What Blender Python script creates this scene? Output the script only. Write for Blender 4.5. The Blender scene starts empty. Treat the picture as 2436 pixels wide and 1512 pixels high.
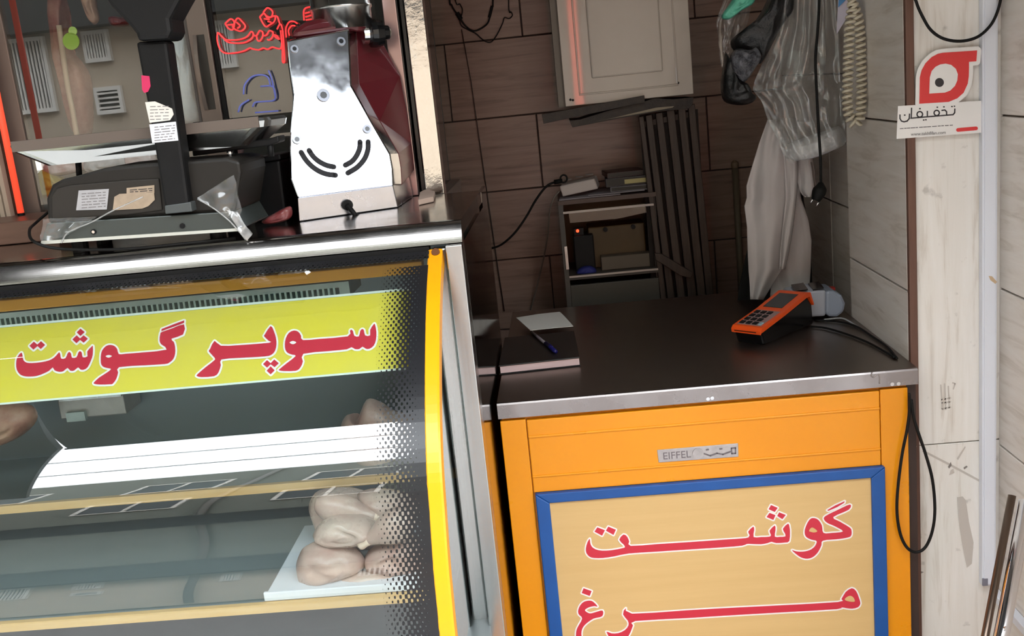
import bpy, bmesh, math, random
from mathutils import Vector, Matrix
R = random.Random(7)
scene = bpy.context.scene
COL = scene.collection

# ------------------------------------------------------------------ camera
F = 2430.0
YAW, PITCH, ROLL = -0.06095, -0.22032, -0.10255
CAM = Vector((0, 0, 1.60))
_f = Vector((math.sin(YAW)*math.cos(PITCH), math.cos(YAW)*math.cos(PITCH), math.sin(PITCH)))
_r0 = Vector((math.cos(YAW), -math.sin(YAW), 0)); _u0 = _r0.cross(_f)
_r = _r0*math.cos(ROLL) + _u0*math.sin(ROLL)
_u = -_r0*math.sin(ROLL) + _u0*math.cos(ROLL)
cd = bpy.data.cameras.new('camera'); cam = bpy.data.objects.new('camera', cd); COL.objects.link(cam)
cd.sensor_fit = 'HORIZONTAL'; cd.sensor_width = 36.0; cd.lens = 36.0*F/2436.0
cd.clip_start = 0.05; cd.clip_end = 200
m = Matrix((( _r.x, _u.x, -_f.x, CAM.x), (_r.y, _u.y, -_f.y, CAM.y), (_r.z, _u.z, -_f.z, CAM.z), (0, 0, 0, 1)))
cam.matrix_world = m
scene.camera = cam
# ------------------------------------------------------------------ world and exposure
SKY = 15.0
w = bpy.data.worlds.new('sky'); scene.world = w; w.use_nodes = True
bg = w.node_tree.nodes['Background']
bg.inputs[0].default_value = (0.90, 0.95, 1.0, 1); bg.inputs[1].default_value = SKY
vs = scene.view_settings
vs.view_transform = 'Standard'; vs.look = 'None'; vs.gamma = 1.0; vs.exposure = -0.56; vs.use_curve_mapping = False
scene.cycles.transparent_max_bounces = 16
scene.cycles.max_bounces = 7
scene.cycles.diffuse_bounces = 3
scene.cycles.glossy_bounces = 4
scene.cycles.use_denoising = True
scene.cycles.use_light_tree = False
scene.cycles.use_adaptive_sampling = True
scene.cycles.adaptive_threshold = 0.03

# ------------------------------------------------------------------ measuring helpers (photo pixel -> point on a real plane)
def ray(x, y): return _r*((x-1218)/F) - _u*((y-756)/F) + _f
def at_y(x, y, Y): d = ray(x, y); return CAM + d*(Y/d.y)
def at_x(x, y, X): d = ray(x, y); return CAM + d*(X/d.x)
def at_z(x, y, Z): d = ray(x, y); return CAM + d*((Z-CAM.z)/d.z)

# ------------------------------------------------------------------ materials
def lin(c):
    return c/12.92 if c <= 0.04045 else ((c+0.055)/1.055)**2.4
def rgb(r, g, b): return (lin(r/255), lin(g/255), lin(b/255), 1)
MATS = {}
def pbr(name, col, rough=0.5, metal=0.0, spec=0.5, emit=None, es=0.0, noise=0.0, nscale=20.0, bump=0.0, alpha=1.0, stretch=None, col2=None, coat=0.0, rvar=0.0, trans=0.0):
    if name in MATS: return MATS[name]
    mt = bpy.data.materials.new(name); mt.use_nodes = True
    nt = mt.node_tree; b = nt.nodes['Principled BSDF']
    b.inputs['Base Color'].default_value = col
    b.inputs['Roughness'].default_value = rough
    b.inputs['Metallic'].default_value = metal
    b.inputs['Specular IOR Level'].default_value = spec
    b.inputs['Coat Weight'].default_value = coat
    b.inputs['Alpha'].default_value = alpha
    if emit: b.inputs['Emission Color'].default_value = emit; b.inputs['Emission Strength'].default_value = es
    if noise or bump or rvar:
        tc = nt.nodes.new('ShaderNodeTexCoord'); mp = nt.nodes.new('ShaderNodeMapping')
        oi = nt.nodes.new('ShaderNodeObjectInfo'); mul = nt.nodes.new('ShaderNodeMath'); mul.operation = 'MULTIPLY'; mul.inputs[1].default_value = 37.0
        nt.links.new(oi.outputs['Random'], mul.inputs[0])
        if stretch: mp.inputs['Scale'].default_value = stretch
        nt.links.new(tc.outputs['Object'], mp.inputs['Vector'])
        nt.links.new(mul.outputs[0], mp.inputs['Location'])
        n = nt.nodes.new('ShaderNodeTexNoise'); n.inputs['Scale'].default_value = nscale; n.inputs['Detail'].default_value = 6; n.inputs['Roughness'].default_value = 0.6
        nt.links.new(mp.outputs[0], n.inputs['Vector'])
        if noise:
            mx = nt.nodes.new('ShaderNodeMix'); mx.data_type = 'RGBA'
            rp = nt.nodes.new('ShaderNodeValToRGB'); rp.color_ramp.elements[0].position = 0.35; rp.color_ramp.elements[1].position = 0.7
            nt.links.new(n.outputs['Fac'], rp.inputs[0])
            ml = nt.nodes.new('ShaderNodeMath'); ml.operation = 'MULTIPLY'; ml.inputs[1].default_value = noise
            nt.links.new(rp.outputs[0], ml.inputs[0]); nt.links.new(ml.outputs[0], mx.inputs['Factor'])
            mx.inputs['A'].default_value = col
            mx.inputs['B'].default_value = col2 if col2 else (col[0]*0.5, col[1]*0.5, col[2]*0.5, 1)
            nt.links.new(mx.outputs['Result'], b.inputs['Base Color'])
        if rvar:
            mr = nt.nodes.new('ShaderNodeMapRange'); mr.inputs['To Min'].default_value = max(0, rough-rvar); mr.inputs['To Max'].default_value = rough+rvar
            mr.inputs['From Min'].default_value = 0.3; mr.inputs['From Max'].default_value = 0.7
            nt.links.new(n.outputs['Fac'], mr.inputs['Value']); nt.links.new(mr.outputs[0], b.inputs['Roughness'])
        if bump:
            bp = nt.nodes.new('ShaderNodeBump'); bp.inputs['Strength'].default_value = bump; bp.inputs['Distance'].default_value = 0.01
            nt.links.new(n.outputs['Fac'], bp.inputs['Height']); nt.links.new(bp.outputs[0], b.inputs['Normal'])
    MATS[name] = mt
    return mt

def tile_mat(name, c1, c2, c3, stretch, rough=0.3, spots=0.0):
    mt = bpy.data.materials.new(name); mt.use_nodes = True
    nt = mt.node_tree; b = nt.nodes['Principled BSDF']; L = nt.links.new
    tc = nt.nodes.new('ShaderNodeTexCoord'); mp = nt.nodes.new('ShaderNodeMapping'); mp.inputs['Scale'].default_value = stretch
    oi = nt.nodes.new('ShaderNodeObjectInfo'); ml = nt.nodes.new('ShaderNodeMath'); ml.operation = 'MULTIPLY'; ml.inputs[1].default_value = 53.0
    L(oi.outputs['Random'], ml.inputs[0]); L(ml.outputs[0], mp.inputs['Location']); L(tc.outputs['Object'], mp.inputs['Vector'])
    n = nt.nodes.new('ShaderNodeTexNoise'); n.inputs['Scale'].default_value = 3.0; n.inputs['Detail'].default_value = 8; n.inputs['Roughness'].default_value = 0.62; n.inputs['Distortion'].default_value = 0.6
    L(mp.outputs[0], n.inputs['Vector'])
    rp = nt.nodes.new('ShaderNodeValToRGB'); e = rp.color_ramp.elements
    e[0].position = 0.33; e[0].color = c1; e[1].position = 0.68; e[1].color = c3
    k = rp.color_ramp.elements.new(0.47); k.color = c2
    L(n.outputs['Fac'], rp.inputs[0])
    out = rp.outputs[0]
    if spots:
        n2 = nt.nodes.new('ShaderNodeTexNoise'); n2.inputs['Scale'].default_value = 26; n2.inputs['Detail'].default_value = 5
        L(tc.outputs['Object'], n2.inputs['Vector'])
        r2 = nt.nodes.new('ShaderNodeValToRGB'); r2.color_ramp.elements[0].position = 0.66; r2.color_ramp.elements[1].position = 0.74
        L(n2.outputs['Fac'], r2.inputs[0])
        m2 = nt.nodes.new('ShaderNodeMath'); m2.operation = 'MULTIPLY'; m2.inputs[1].default_value = spots; L(r2.outputs[0], m2.inputs[0])
        mx = nt.nodes.new('ShaderNodeMix'); mx.data_type = 'RGBA'; L(m2.outputs[0], mx.inputs['Factor']); L(out, mx.inputs['A']); mx.inputs['B'].default_value = rgb(110, 98, 84)
        out = mx.outputs['Result']
    L(out, b.inputs['Base Color']); b.inputs['Roughness'].default_value = rough
    bp = nt.nodes.new('ShaderNodeBump'); bp.inputs['Strength'].default_value = 0.12; bp.inputs['Distance'].default_value = 0.004
    L(n.outputs['Fac'], bp.inputs['Height']); L(bp.outputs[0], b.inputs['Normal'])
    MATS[name] = mt
    return mt

def glass_mat(name, tint=(0.93, 0.97, 0.96, 1), boost=2.0, rough=0.0, haze=0.0, hazecol=(0.8, 0.8, 0.8, 1)):
    """thin pane: clear transmission plus the Fresnel reflection of its two faces"""
    mt = bpy.data.materials.new(name); mt.use_nodes = True; nt = mt.node_tree; L = nt.links.new
    for n in list(nt.nodes): nt.nodes.remove(n)
    o = nt.nodes.new('ShaderNodeOutputMaterial'); mix = nt.nodes.new('ShaderNodeMixShader')
    fr = nt.nodes.new('ShaderNodeFresnel'); fr.inputs[0].default_value = 1.5
    ml = nt.nodes.new('ShaderNodeMath'); ml.operation = 'MULTIPLY'; ml.inputs[1].default_value = boost; ml.use_clamp = True
    geo = nt.nodes.new('ShaderNodeNewGeometry')
    t = nt.nodes.new('ShaderNodeBsdfTransparent'); t.inputs[0].default_value = tint
    g = nt.nodes.new('ShaderNodeBsdfGlossy'); g.inputs['Roughness'].default_value = rough; g.inputs[0].default_value = (1, 1, 1, 1)
    # same IOR from either side of the thin sheet
    mf = nt.nodes.new('ShaderNodeMath'); mf.operation = 'MULTIPLY_ADD'; mf.inputs[1].default_value = 1/1.5-1.5; mf.inputs[2].default_value = 1.5
    L(geo.outputs['Backfacing'], mf.inputs[0])
    L(mf.outputs[0], fr.inputs[0])
    inv = nt.nodes.new('ShaderNodeMath'); inv.operation = 'MINIMUM'; inv.inputs[1].default_value = 0.9
    L(fr.outputs[0], ml.inputs[0]); L(ml.outputs[0], inv.inputs[0]); L(inv.outputs[0], mix.inputs[0])
    base = t.outputs[0]
    if haze:
        d = nt.nodes.new('ShaderNodeBsdfDiffuse'); d.inputs[0].default_value = hazecol
        m2 = nt.nodes.new('ShaderNodeMixShader'); m2.inputs[0].default_value = haze
        L(t.outputs[0], m2.inputs[1]); L(d.outputs[0], m2.inputs[2]); base = m2.outputs[0]
    L(base, mix.inputs[1]); L(g.outputs[0], mix.inputs[2]); L(mix.outputs[0], o.inputs[0])
    MATS[name] = mt
    return mt

def film_mat(name, attr_lo, attr_hi):
    """black halftone print on a clear film: coverage grows with UV.x, dots laid out by UV in metres"""
    mt = bpy.data.materials.new(name); mt.use_nodes = True; nt = mt.node_tree; L = nt.links.new
    for n in list(nt.nodes): nt.nodes.remove(n)
    o = nt.nodes.new('ShaderNodeOutputMaterial'); mix = nt.nodes.new('ShaderNodeMixShader')
    t = nt.nodes.new('ShaderNodeBsdfTransparent'); k = nt.nodes.new('ShaderNodeBsdfPrincipled')
    k.inputs['Base Color'].default_value = (0.012, 0.012, 0.014, 1); k.inputs['Roughness'].default_value = 0.3
    uv = nt.nodes.new('ShaderNodeUVMap'); sp = nt.nodes.new('ShaderNodeSeparateXYZ'); L(uv.outputs[0], sp.inputs[0])
    def M(op, a, b=None, c=None):
        n = nt.nodes.new('ShaderNodeMath'); n.operation = op
        for i, v in enumerate((a, b, c)):
            if v is None: continue
            if isinstance(v, (int, float)): n.inputs[i].default_value = v
            else: L(v, n.inputs[i])
        return n.outputs[0]
    per = 0.0092
    u, v = sp.outputs[0], sp.outputs[1]
    p1 = M('MULTIPLY', u, 2*math.pi/per); p2 = M('MULTIPLY', v, 2*math.pi/(per*1.6))
    a = M('COSINE', M('ADD', p1, p2)); b = M('COSINE', M('SUBTRACT', p1, p2))
    h = M('MULTIPLY_ADD', M('MULTIPLY', M('ADD', a, b), 0.25), 1.0, 0.5)          # 0..1 halftone cell
    ua = nt.nodes.new('ShaderNodeUVMap'); ua.uv_map = 'cov'; sc = nt.nodes.new('ShaderNodeSeparateXYZ'); L(ua.outputs[0], sc.inputs[0])
    th = M('SUBTRACT', 1.0, sc.outputs[0])
    fac = M('GREATER_THAN', h, th)
    L(fac, mix.inputs[0]); L(t.outputs[0], mix.inputs[1]); L(k.outputs[0], mix.inputs[2]); L(mix.outputs[0], o.inputs[0])
    uv.uv_map = 'UVMap'
    MATS[name] = mt
    return mt

def emit_mat(name, col, s):
    return pbr(name, col, rough=0.4, emit=col, es=s)

steel = pbr('brushed_steel', rgb(190, 190, 188), 0.24, 1.0, rvar=0.05, nscale=6, stretch=(14, 14, 0.5))
steel_dark = pbr('worn_counter_steel', rgb(150, 142, 134), 0.36, 1.0, rvar=0.03, nscale=1.5, noise=0.25, col2=rgb(132, 124, 116))
chrome = pbr('polished_chrome', rgb(225, 225, 228), 0.06, 1.0)
steel_side = pbr('dark_mirror_steel', rgb(120, 118, 114), 0.10, 1.0, nscale=4, rvar=0.05)
yellow = pbr('yellow_orange_enamel', rgb(238, 151, 4), 0.32, 0, 0.5, noise=0.22, nscale=3, col2=rgb(216, 126, 12), rvar=0.06)
yellow_in = pbr('amber_trim_enamel', rgb(250, 180, 62), 0.4, noise=0.3, nscale=6, col2=rgb(236, 160, 50))
blue = pbr('blue_frame_paint', rgb(24, 84, 158), 0.38, noise=0.3, nscale=14, col2=rgb(16, 62, 122))
cream = pbr('cream_sign_board', rgb(216, 180, 122), 0.45, noise=0.35, nscale=4, stretch=(0.6, 1, 14), col2=rgb(200, 162, 102))
red_print = pbr('red_sign_print', rgb(205, 46, 66), 0.45)
white_print = pbr('white_sign_print', rgb(240, 236, 232), 0.5)
lime = pbr('lime_yellow_banner', rgb(218, 202, 60), 0.5, noise=0.5, nscale=5, col2=rgb(204, 192, 104))
crimson = pbr('crimson_banner_print', rgb(200, 40, 62), 0.5)
black_plastic = pbr('black_plastic', rgb(20, 20, 21), 0.5, spec=0.22, noise=0.3, nscale=30, col2=rgb(32, 32, 32))
black_gloss = pbr('glossy_black_plastic', rgb(16, 17, 19), 0.18)
rubber = pbr('black_rubber', rgb(16, 15, 14), 0.6, spec=0.25)
white_plastic = pbr('white_plastic', rgb(226, 228, 236), 0.4)
white_paint = pbr('white_cabinet_paint', rgb(206, 196, 184), 0.38, noise=0.3, nscale=5, col2=rgb(186, 172, 158), coat=0.4)
paper = pbr('white_paper', rgb(226, 222, 214), 0.7)
label_paper = pbr('grey_label_paper', rgb(176, 174, 176), 0.6, noise=0.3, nscale=60)
ink = pbr('dark_print', rgb(52, 48, 50), 0.6)
grey_ink = pbr('faded_print', rgb(120, 116, 116), 0.6)
maroon = pbr('maroon_enamel', rgb(94, 26, 34), 0.34, coat=0.15, noise=0.2, nscale=7, col2=rgb(76, 22, 30))
dark_wood = pbr('dark_stained_wood', rgb(74, 58, 48), 0.55, noise=0.6, nscale=8, stretch=(8, 8, 0.7), col2=rgb(48, 37, 31), bump=0.2)
brown_wood = pbr('brown_wood_trim', rgb(108, 74, 60), 0.5, noise=0.4, nscale=12, stretch=(8, 8, 0.6))
brown_board = pbr('brown_laminate_board', rgb(122, 92, 78), 0.35, noise=0.4, nscale=10, stretch=(1, 8, 8), col2=rgb(92, 66, 54))
grout = pbr('dark_grout', rgb(96, 82, 72), 0.9)
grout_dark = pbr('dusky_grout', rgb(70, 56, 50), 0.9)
tile_back = tile_mat('beige_wood_vein_tile', rgb(118, 94, 83), rgb(140, 114, 101), rgb(154, 127, 114), (1.2, 5, 16), 0.28)  # reddish warmth in the brown stands in for the neon's glow
tile_side = tile_mat('travertine_side_tile', rgb(208, 196, 183), rgb(228, 218, 208), rgb(236, 228, 220), (5, 1.4, 11), 0.35)
tile_jamb = tile_mat('travertine_jamb_tile', rgb(212, 202, 190), rgb(234, 228, 220), rgb(240, 235, 229), (12, 5, 1.0), 0.35, spots=0.35)
clear_glass = glass_mat('clear_glass', (0.84, 0.915, 0.905, 1), 2.8)
fridge_glass = glass_mat('fridge_glass', (0.86, 0.90, 0.89, 1), 3.0)
cling = glass_mat('clear_plastic_wrap', (0.93, 0.93, 0.92, 1), 2.0, rough=0.18, haze=0.05)
bagmat = glass_mat('clear_bag_plastic', (0.88, 0.88, 0.87, 1), 2.4, rough=0.14, haze=0.11, hazecol=(0.85, 0.84, 0.82, 1))
concrete = pbr('grey_street_paving', rgb(150, 148, 146), 0.8, noise=0.4, nscale=3)

# ------------------------------------------------------------------ mesh helpers
def new_obj(name, bm, mat, parent=None, smooth=False, bevel=0.0, seg=2):
    me = bpy.data.meshes.new(name)
    bmesh.ops.recalc_face_normals(bm, faces=bm.faces)
    bm.to_mesh(me); bm.free()
    if smooth:
        for p in me.polygons: p.use_smooth = True
    if mat: me.materials.append(mat)
    o = bpy.data.objects.new(name, me); COL.objects.link(o)
    if parent:
        o.parent = parent; o.matrix_parent_inverse = PINV[parent.name]
    PINV[o.name] = Matrix.Identity(4)
    if bevel:
        md = o.modifiers.new('bevel', 'BEVEL'); md.width = bevel; md.segments = seg; md.limit_method = 'ANGLE'; md.angle_limit = math.radians(40)
        md.harden_normals = False
    return o
PINV = {}
def thing(name, label, cat, loc=(0, 0, 0), group=None):
    o = bpy.data.objects.new(name, None); COL.objects.link(o)
    o.location = loc; o['label'] = label; o['category'] = cat
    if group: o['group'] = group
    o.empty_display_size = 0.05
    PINV[o.name] = Matrix.Translation(Vector(loc)).inverted()
    return o
def tag(o, label, cat, group=None):
    o['label'] = label; o['category'] = cat
    if group: o['group'] = group
    return o
def structure(o): o['kind'] = 'structure'; return o
def bm_box(x0, x1, y0, y1, z0, z1, bm=None, M=None):
    bm = bm or bmesh.new()
    vs_ = [Vector((x, y, z)) for x in (x0, x1) for y in (y0, y1) for z in (z0, z1)]
    if M: vs_ = [M @ v for v in vs_]
    v = [bm.verts.new(p) for p in vs_]
    for f in ((0, 1, 3, 2), (4, 6, 7, 5), (0, 4, 5, 1), (2, 3, 7, 6), (0, 2, 6, 4), (1, 5, 7, 3)):
        bm.faces.new([v[i] for i in f])
    return bm
def box(name, x0, x1, y0, y1, z0, z1, mat, parent=None, bevel=0.0, M=None):
    return new_obj(name, bm_box(x0, x1, y0, y1, z0, z1, M=M), mat, parent, bevel=bevel)
def bm_prism(front, back, bm=None):
    """solid between two equal-length loops"""
    bm = bm or bmesh.new()
    a = [bm.verts.new(p) for p in front]; b = [bm.verts.new(p) for p in back]
    n = len(a)
    bm.faces.new(a); bm.faces.new(b[::-1])
    for i in range(n): bm.faces.new((a[i], b[i], b[(i+1) % n], a[(i+1) % n]))
    return bm
def prism(name, front, back, mat, parent=None, bevel=0.0, smooth=False):
    return new_obj(name, bm_prism(front, back), mat, parent, bevel=bevel, smooth=smooth)
def offs(pts, d): d = Vector(d); return [Vector(p)+d for p in pts]
def spline(pts, n=6, closed=False):
    pts = [Vector(p) for p in pts]; out = []
    N = len(pts); rng = range(N if closed else N-1)
    for i in rng:
        p1, p2 = pts[i], pts[(i+1) % N]
        p0 = pts[i-1] if (closed or i > 0) else p1*2-p2
        p3 = pts[(i+2) % N] if (closed or i+2 < N) else p2*2-p1
        for k in range(n):
            t = k/n
            out.append(0.5*((2*p1)+(p2-p0)*t+(2*p0-5*p1+4*p2-p3)*t*t+(3*p1-p0-3*p2+p3)*t**3))
    if not closed: out.append(pts[-1])
    return out
def bm_tube(path, r, seg=8, bm=None, cap=True, closed=False):
    bm = bm or bmesh.new(); path = [Vector(p) for p in path]; n = len(path)
    rad = r if callable(r) else (lambda i: r)
    t0 = (path[1]-path[0]).normalized(); up = Vector((0, 0, 1)) if abs(t0.z) < 0.9 else Vector((1, 0, 0))
    nrm = t0.cross(up).normalized(); rings = []
    for i in range(n):
        if closed: t = path[(i+1) % n]-path[i-1]
        else: t = path[min(i+1, n-1)]-path[max(i-1, 0)]
        if t.length < 1e-9: t = t0
        t = t.normalized(); nrm = (nrm-t*nrm.dot(t)).normalized(); bn = t.cross(nrm)
        rr = rad(i)
        rings.append([bm.verts.new(path[i]+(nrm*math.cos(2*math.pi*k/seg)+bn*math.sin(2*math.pi*k/seg))*rr) for k in range(seg)])
    for i in range(n if closed else n-1):
        A, B = rings[i], rings[(i+1) % n]
        for k in range(seg): bm.faces.new((A[k], A[(k+1) % seg], B[(k+1) % seg], B[k]))
    if cap and not closed: bm.faces.new(rings[0][::-1]); bm.faces.new(rings[-1])
    return bm
def tube(name, path, r, mat, parent=None, seg=8, closed=False):
    return new_obj(name, bm_tube(path, r, seg, closed=closed), mat, parent, smooth=True)
def bm_disc(c, axis, r, depth, seg=20, bm=None):
    c = Vector(c); ax = Vector(axis).normalized()
    return bm_tube([c, c+ax*depth], r, seg, bm)
def disc(name, c, axis, r, depth, mat, parent=None, seg=20, bevel=0.0):
    return new_obj(name, bm_disc(c, axis, r, depth, seg), mat, parent, bevel=bevel)
def bm_lathe(prof, origin, axis=(0, 0, 1), seg=32, bm=None):
    """prof: (radius, height) along axis"""
    bm = bm or bmesh.new(); ax = Vector(axis).normalized()
    a = ax.orthogonal().normalized(); b = ax.cross(a); o = Vector(origin); rings = []
    for r, h in prof:
        rings.append([bm.verts.new(o+ax*h+(a*math.cos(2*math.pi*k/seg)+b*math.sin(2*math.pi*k/seg))*max(r, 1e-5)) for k in range(seg)])
    for i in range(len(rings)-1):
        for k in range(seg): bm.faces.new((rings[i][k], rings[i][(k+1) % seg], rings[i+1][(k+1) % seg], rings[i+1][k]))
    bm.faces.new(rings[0][::-1]); bm.faces.new(rings[-1])
    return bm
def bm_grid(fn, nu, nv, bm=None, closed_u=False):
    bm = bm or bmesh.new()
    g = [[bm.verts.new(fn(i/nu, j/nv)) for j in range(nv+1)] for i in range(nu+1)]
    for i in range(nu):
        for j in range(nv): bm.faces.new((g[i][j], g[i+1][j], g[i+1][j+1], g[i][j+1]))
    return bm
def solid(o, t, off=0):
    md = o.modifiers.new('thick', 'SOLIDIFY'); md.thickness = t; md.offset = off; return o
def subsurf(o, lv=1):
    md = o.modifiers.new('sub', 'SUBSURF'); md.levels = lv; md.render_levels = lv; return o
_noise_cache = {}
def vnoise(x, y, z=0.0, s=1.0):
    from mathutils import noise
    return noise.noise(Vector((x*s, y*s, z*s)))
def puff(name, outline, depth, mat, parent=None, wr=0.0, ws=20, rings=8, back=0.5, n=4, cen=None, smooth=True):
    """rounded solid from a closed outline of world points lying near one plane: swells towards -Y and +Y"""
    pts = spline(outline, n, closed=True)
    c = Vector(cen) if cen else sum(pts, Vector())/len(pts)
    bm = bmesh.new(); N = len(pts)
    def layer(sgn, amp):
        rs = []
        for k in range(1, rings):
            s = 1-k/rings
            d = amp*math.sqrt(max(0, 1-s**2.2))
            row = []
            for p in pts:
                q = c+(p-c)*s
                wv = wr*vnoise(q.x, q.z, k*0.02+sgn, ws)
                row.append(bm.verts.new((q.x, q.y+sgn*(d+wv*min(1, 3*(1-s))), q.z)))
            rs.append(row)
        cv = bm.verts.new((c.x, c.y+sgn*amp, c.z)); return rs, cv
    edge = [bm.verts.new(p) for p in pts]
    for sgn, amp in ((-1, depth), (1, depth*back)):
        rs, cv = layer(sgn, amp); prev = edge
        for row in rs:
            for i in range(N): bm.faces.new((prev[i], prev[(i+1) % N], row[(i+1) % N], row[i]))
            prev = row
        for i in range(N): bm.faces.new((prev[i], prev[(i+1) % N], cv))
    return new_obj(name, bm, mat, parent, smooth=smooth)
def letter(name, pts, place, mat, parent, smooth=0, out=None, out_mat=None, out_w=0.0, d0=0.0006, d1=0.0012):
    """flat printed glyph: polygon outline in px, placed on a surface; optional white edge beneath it"""
    if smooth: pts = [(p.x, p.y) for p in spline([Vector((a, b, 0)) for a, b in pts], smooth, closed=True)]
    from mathutils.geometry import tessellate_polygon
    tri = tessellate_polygon([[Vector((a, b, 0)) for a, b in pts]])
    bm = bmesh.new(); v = [bm.verts.new(place(a, b, d1)) for a, b in pts]
    for t in tri:
        try: bm.faces.new([v[i] for i in t])
        except ValueError: pass
    o = new_obj(name, bm, mat, parent)
    if out_mat:
        bm = bmesh.new(); v = [bm.verts.new(place(a, b, d0)) for a, b in pts]; n = len(pts)
        for t in tri:
            try: bm.faces.new([v[i] for i in t])
            except ValueError: pass
        for i in range(n):
            d0 += (d1-d0)*0.004
            a = Vector(pts[i]); b = Vector(pts[(i+1) % n]); t = b-a
            if t.length < 1e-6: continue
            nn = Vector((-t.y, t.x)).normalized()*out_w
            q = [bm.verts.new(place(*p, d0)) for p in (a+nn, b+nn, b-nn, a-nn)]; bm.faces.new(q)
            d0 += (d1-d0)*0.004
            cs = [bm.verts.new(place(a.x+out_w*math.cos(2*math.pi*k/10), a.y+out_w*math.sin(2*math.pi*k/10), d0)) for k in range(10)]
            bm.faces.new(cs)
        new_obj(name+'_edge', bm, out_mat, parent)
    return o
def ribbon(name, strokes, place, mat, parent, wpx, d=0.001):
    bm = bmesh.new()
    for s in strokes:
        for a, b in zip(s, s[1:]):
            a = Vector(a); b = Vector(b); t = b-a
            if t.length < 1e-6: continue
            t = t.normalized()*wpx*0.5
            nn = Vector((-t.y, t.x))
            bm.faces.new([bm.verts.new(place(*p, d)) for p in (a-t*0.5+nn, b+t*0.5+nn, b+t*0.5-nn, a-t*0.5-nn)])
    return new_obj(name, bm, mat, parent)
def text_mesh(name, body, size, M, mat, parent, ext=0.0004):
    c = bpy.data.curves.new(name, 'FONT'); c.body = body; c.size = size; c.align_x = 'CENTER'; c.align_y = 'CENTER'; c.extrude = ext
    o = bpy.data.objects.new(name, c); COL.objects.link(o)
    dg = bpy.context.evaluated_depsgraph_get(); me = bpy.data.meshes.new_from_object(o.evaluated_get(dg))
    bpy.data.objects.remove(o); bpy.data.curves.remove(c)
    me.transform(M); me.materials.append(mat); me.name = name
    p = bpy.data.objects.new(name, me); COL.objects.link(p)
    if parent: p.parent = parent; p.matrix_parent_inverse = PINV[parent.name]
    PINV[p.name] = Matrix.Identity(4)
    return p
FRONT = lambda c: Matrix.Translation(Vector(c)) @ Matrix.Rotation(math.pi/2, 4, 'X')   # text facing -Y

# ================================================================== THE SETTING
ZT = 0.913                       # counter top height
YB = 3.70                        # back wall
def struct_box(name, *a, mat, **k): return structure(box(name, *a, mat, **k))
struct_box('floor', -2.2, 1.5, 1.2, 3.8, -0.05, 0.0, mat=pbr('shop_floor_tile', rgb(120, 112, 104), 0.4, noise=0.3))
struct_box('ceiling', -2.2, 1.5, 1.75, 3.8, 2.75, 2.85, mat=pbr('ceiling_plaster', rgb(190, 184, 176), 0.8))
wall_back = struct_box('wall_back', -2.2, 1.5, YB+0.008, YB+0.15, 0, 2.75, mat=grout_dark)
struct_box('wall_left', -2.2, -2.05, 1.75, 3.8, 0, 2.75, mat=pbr('left_plaster', rgb(160, 150, 140), 0.8))
wall_right = struct_box('wall_right', 0.753, 1.2, 2.275, 2.715, 0, 2.75, mat=grout)
wall_right_rear = struct_box('wall_right_rear', 0.808, 1.2, 2.715, YB+0.15, 0, 2.75, mat=grout_dark)
wall_outer = struct_box('wall_outer', 0.953, 1.3, 1.2, 2.275, 0, 3.2, mat=grout)
wall_jamb = struct_box('wall_jamb', 0.76, 0.953, 2.266, 2.275, 0, 2.75, mat=grout)
struct_box('wall_lintel', -2.2, 0.953, 1.75, 1.9, 2.35, 3.4, mat=pbr('lintel_sheet', rgb(90, 86, 82), 0.6))

def tiles(parent, rects, place, mat, gap=0.0022, th=0.008):
    for u0, u1, v0, v1 in rects:
        bm = bmesh.new(); g = gap; b = 0.0015
        lo = [place(u, v, 0) for u, v in ((u0+g, v0+g), (u1-g, v0+g), (u1-g, v1-g), (u0+g, v1-g))]
        mid = [place(u, v, th-b) for u, v in ((u0+g, v0+g), (u1-g, v0+g), (u1-g, v1-g), (u0+g, v1-g))]
        hi = [place(u, v, th) for u, v in ((u0+g+b, v0+g+b), (u1-g-b, v0+g+b), (u1-g-b, v1-g-b), (u0+g+b, v1-g-b))]
        L = [[bm.verts.new(p) for p in q] for q in (lo, mid, hi)]
        for A, B in ((L[0], L[1]), (L[1], L[2])):
            for i in range(4): bm.faces.new((A[i], A[(i+1) % 4], B[(i+1) % 4], B[i]))
        bm.faces.new(L[2]); bm.faces.new(L[0][::-1])
        new_obj('tile', bm, mat, parent)
# back wall, running bond
rows = [(0.466, 0.728), (0.728, 0.990), (0.990, 1.242), (1.242, 1.503), (1.503, 1.771), (1.771, 2.04), (2.04, 2.31), (2.31, 2.58)]
rects = []
for k, (v0, v1) in enumerate(rows):
    s = (-0.066 if k % 2 else -0.366) if k < 5 else (-0.088 if k % 2 else -0.388)
    u = s-1.2
    while u < 0.82:
        a, b = max(u, -1.3), min(u+0.6, 0.808)
        if b-a > 0.02: rects.append((a, b, v0, v1))
        u += 0.6
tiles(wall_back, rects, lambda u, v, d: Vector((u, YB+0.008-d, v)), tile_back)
# near right wall (faces left): joints at z 1.073 and 1.443
tiles(wall_right, [(2.258, 2.715, a, b) for a, b in ((0.333, 0.703), (0.703, 1.073), (1.073, 1.443), (1.443, 1.813), (1.813, 2.183))],
      lambda u, v, d: Vector((0.753-d, u, v)), tile_side)
tiles(wall_right_rear, [(a0, a1, a, b) for a, b in ((0.805, 1.176), (1.176, 1.547), (1.547, 1.918), (1.918, 2.289)) for a0, a1 in ((2.715, 3.1), (3.1, YB))],
      lambda u, v, d: Vector((0.808-d, u, v)), tile_side)
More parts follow.
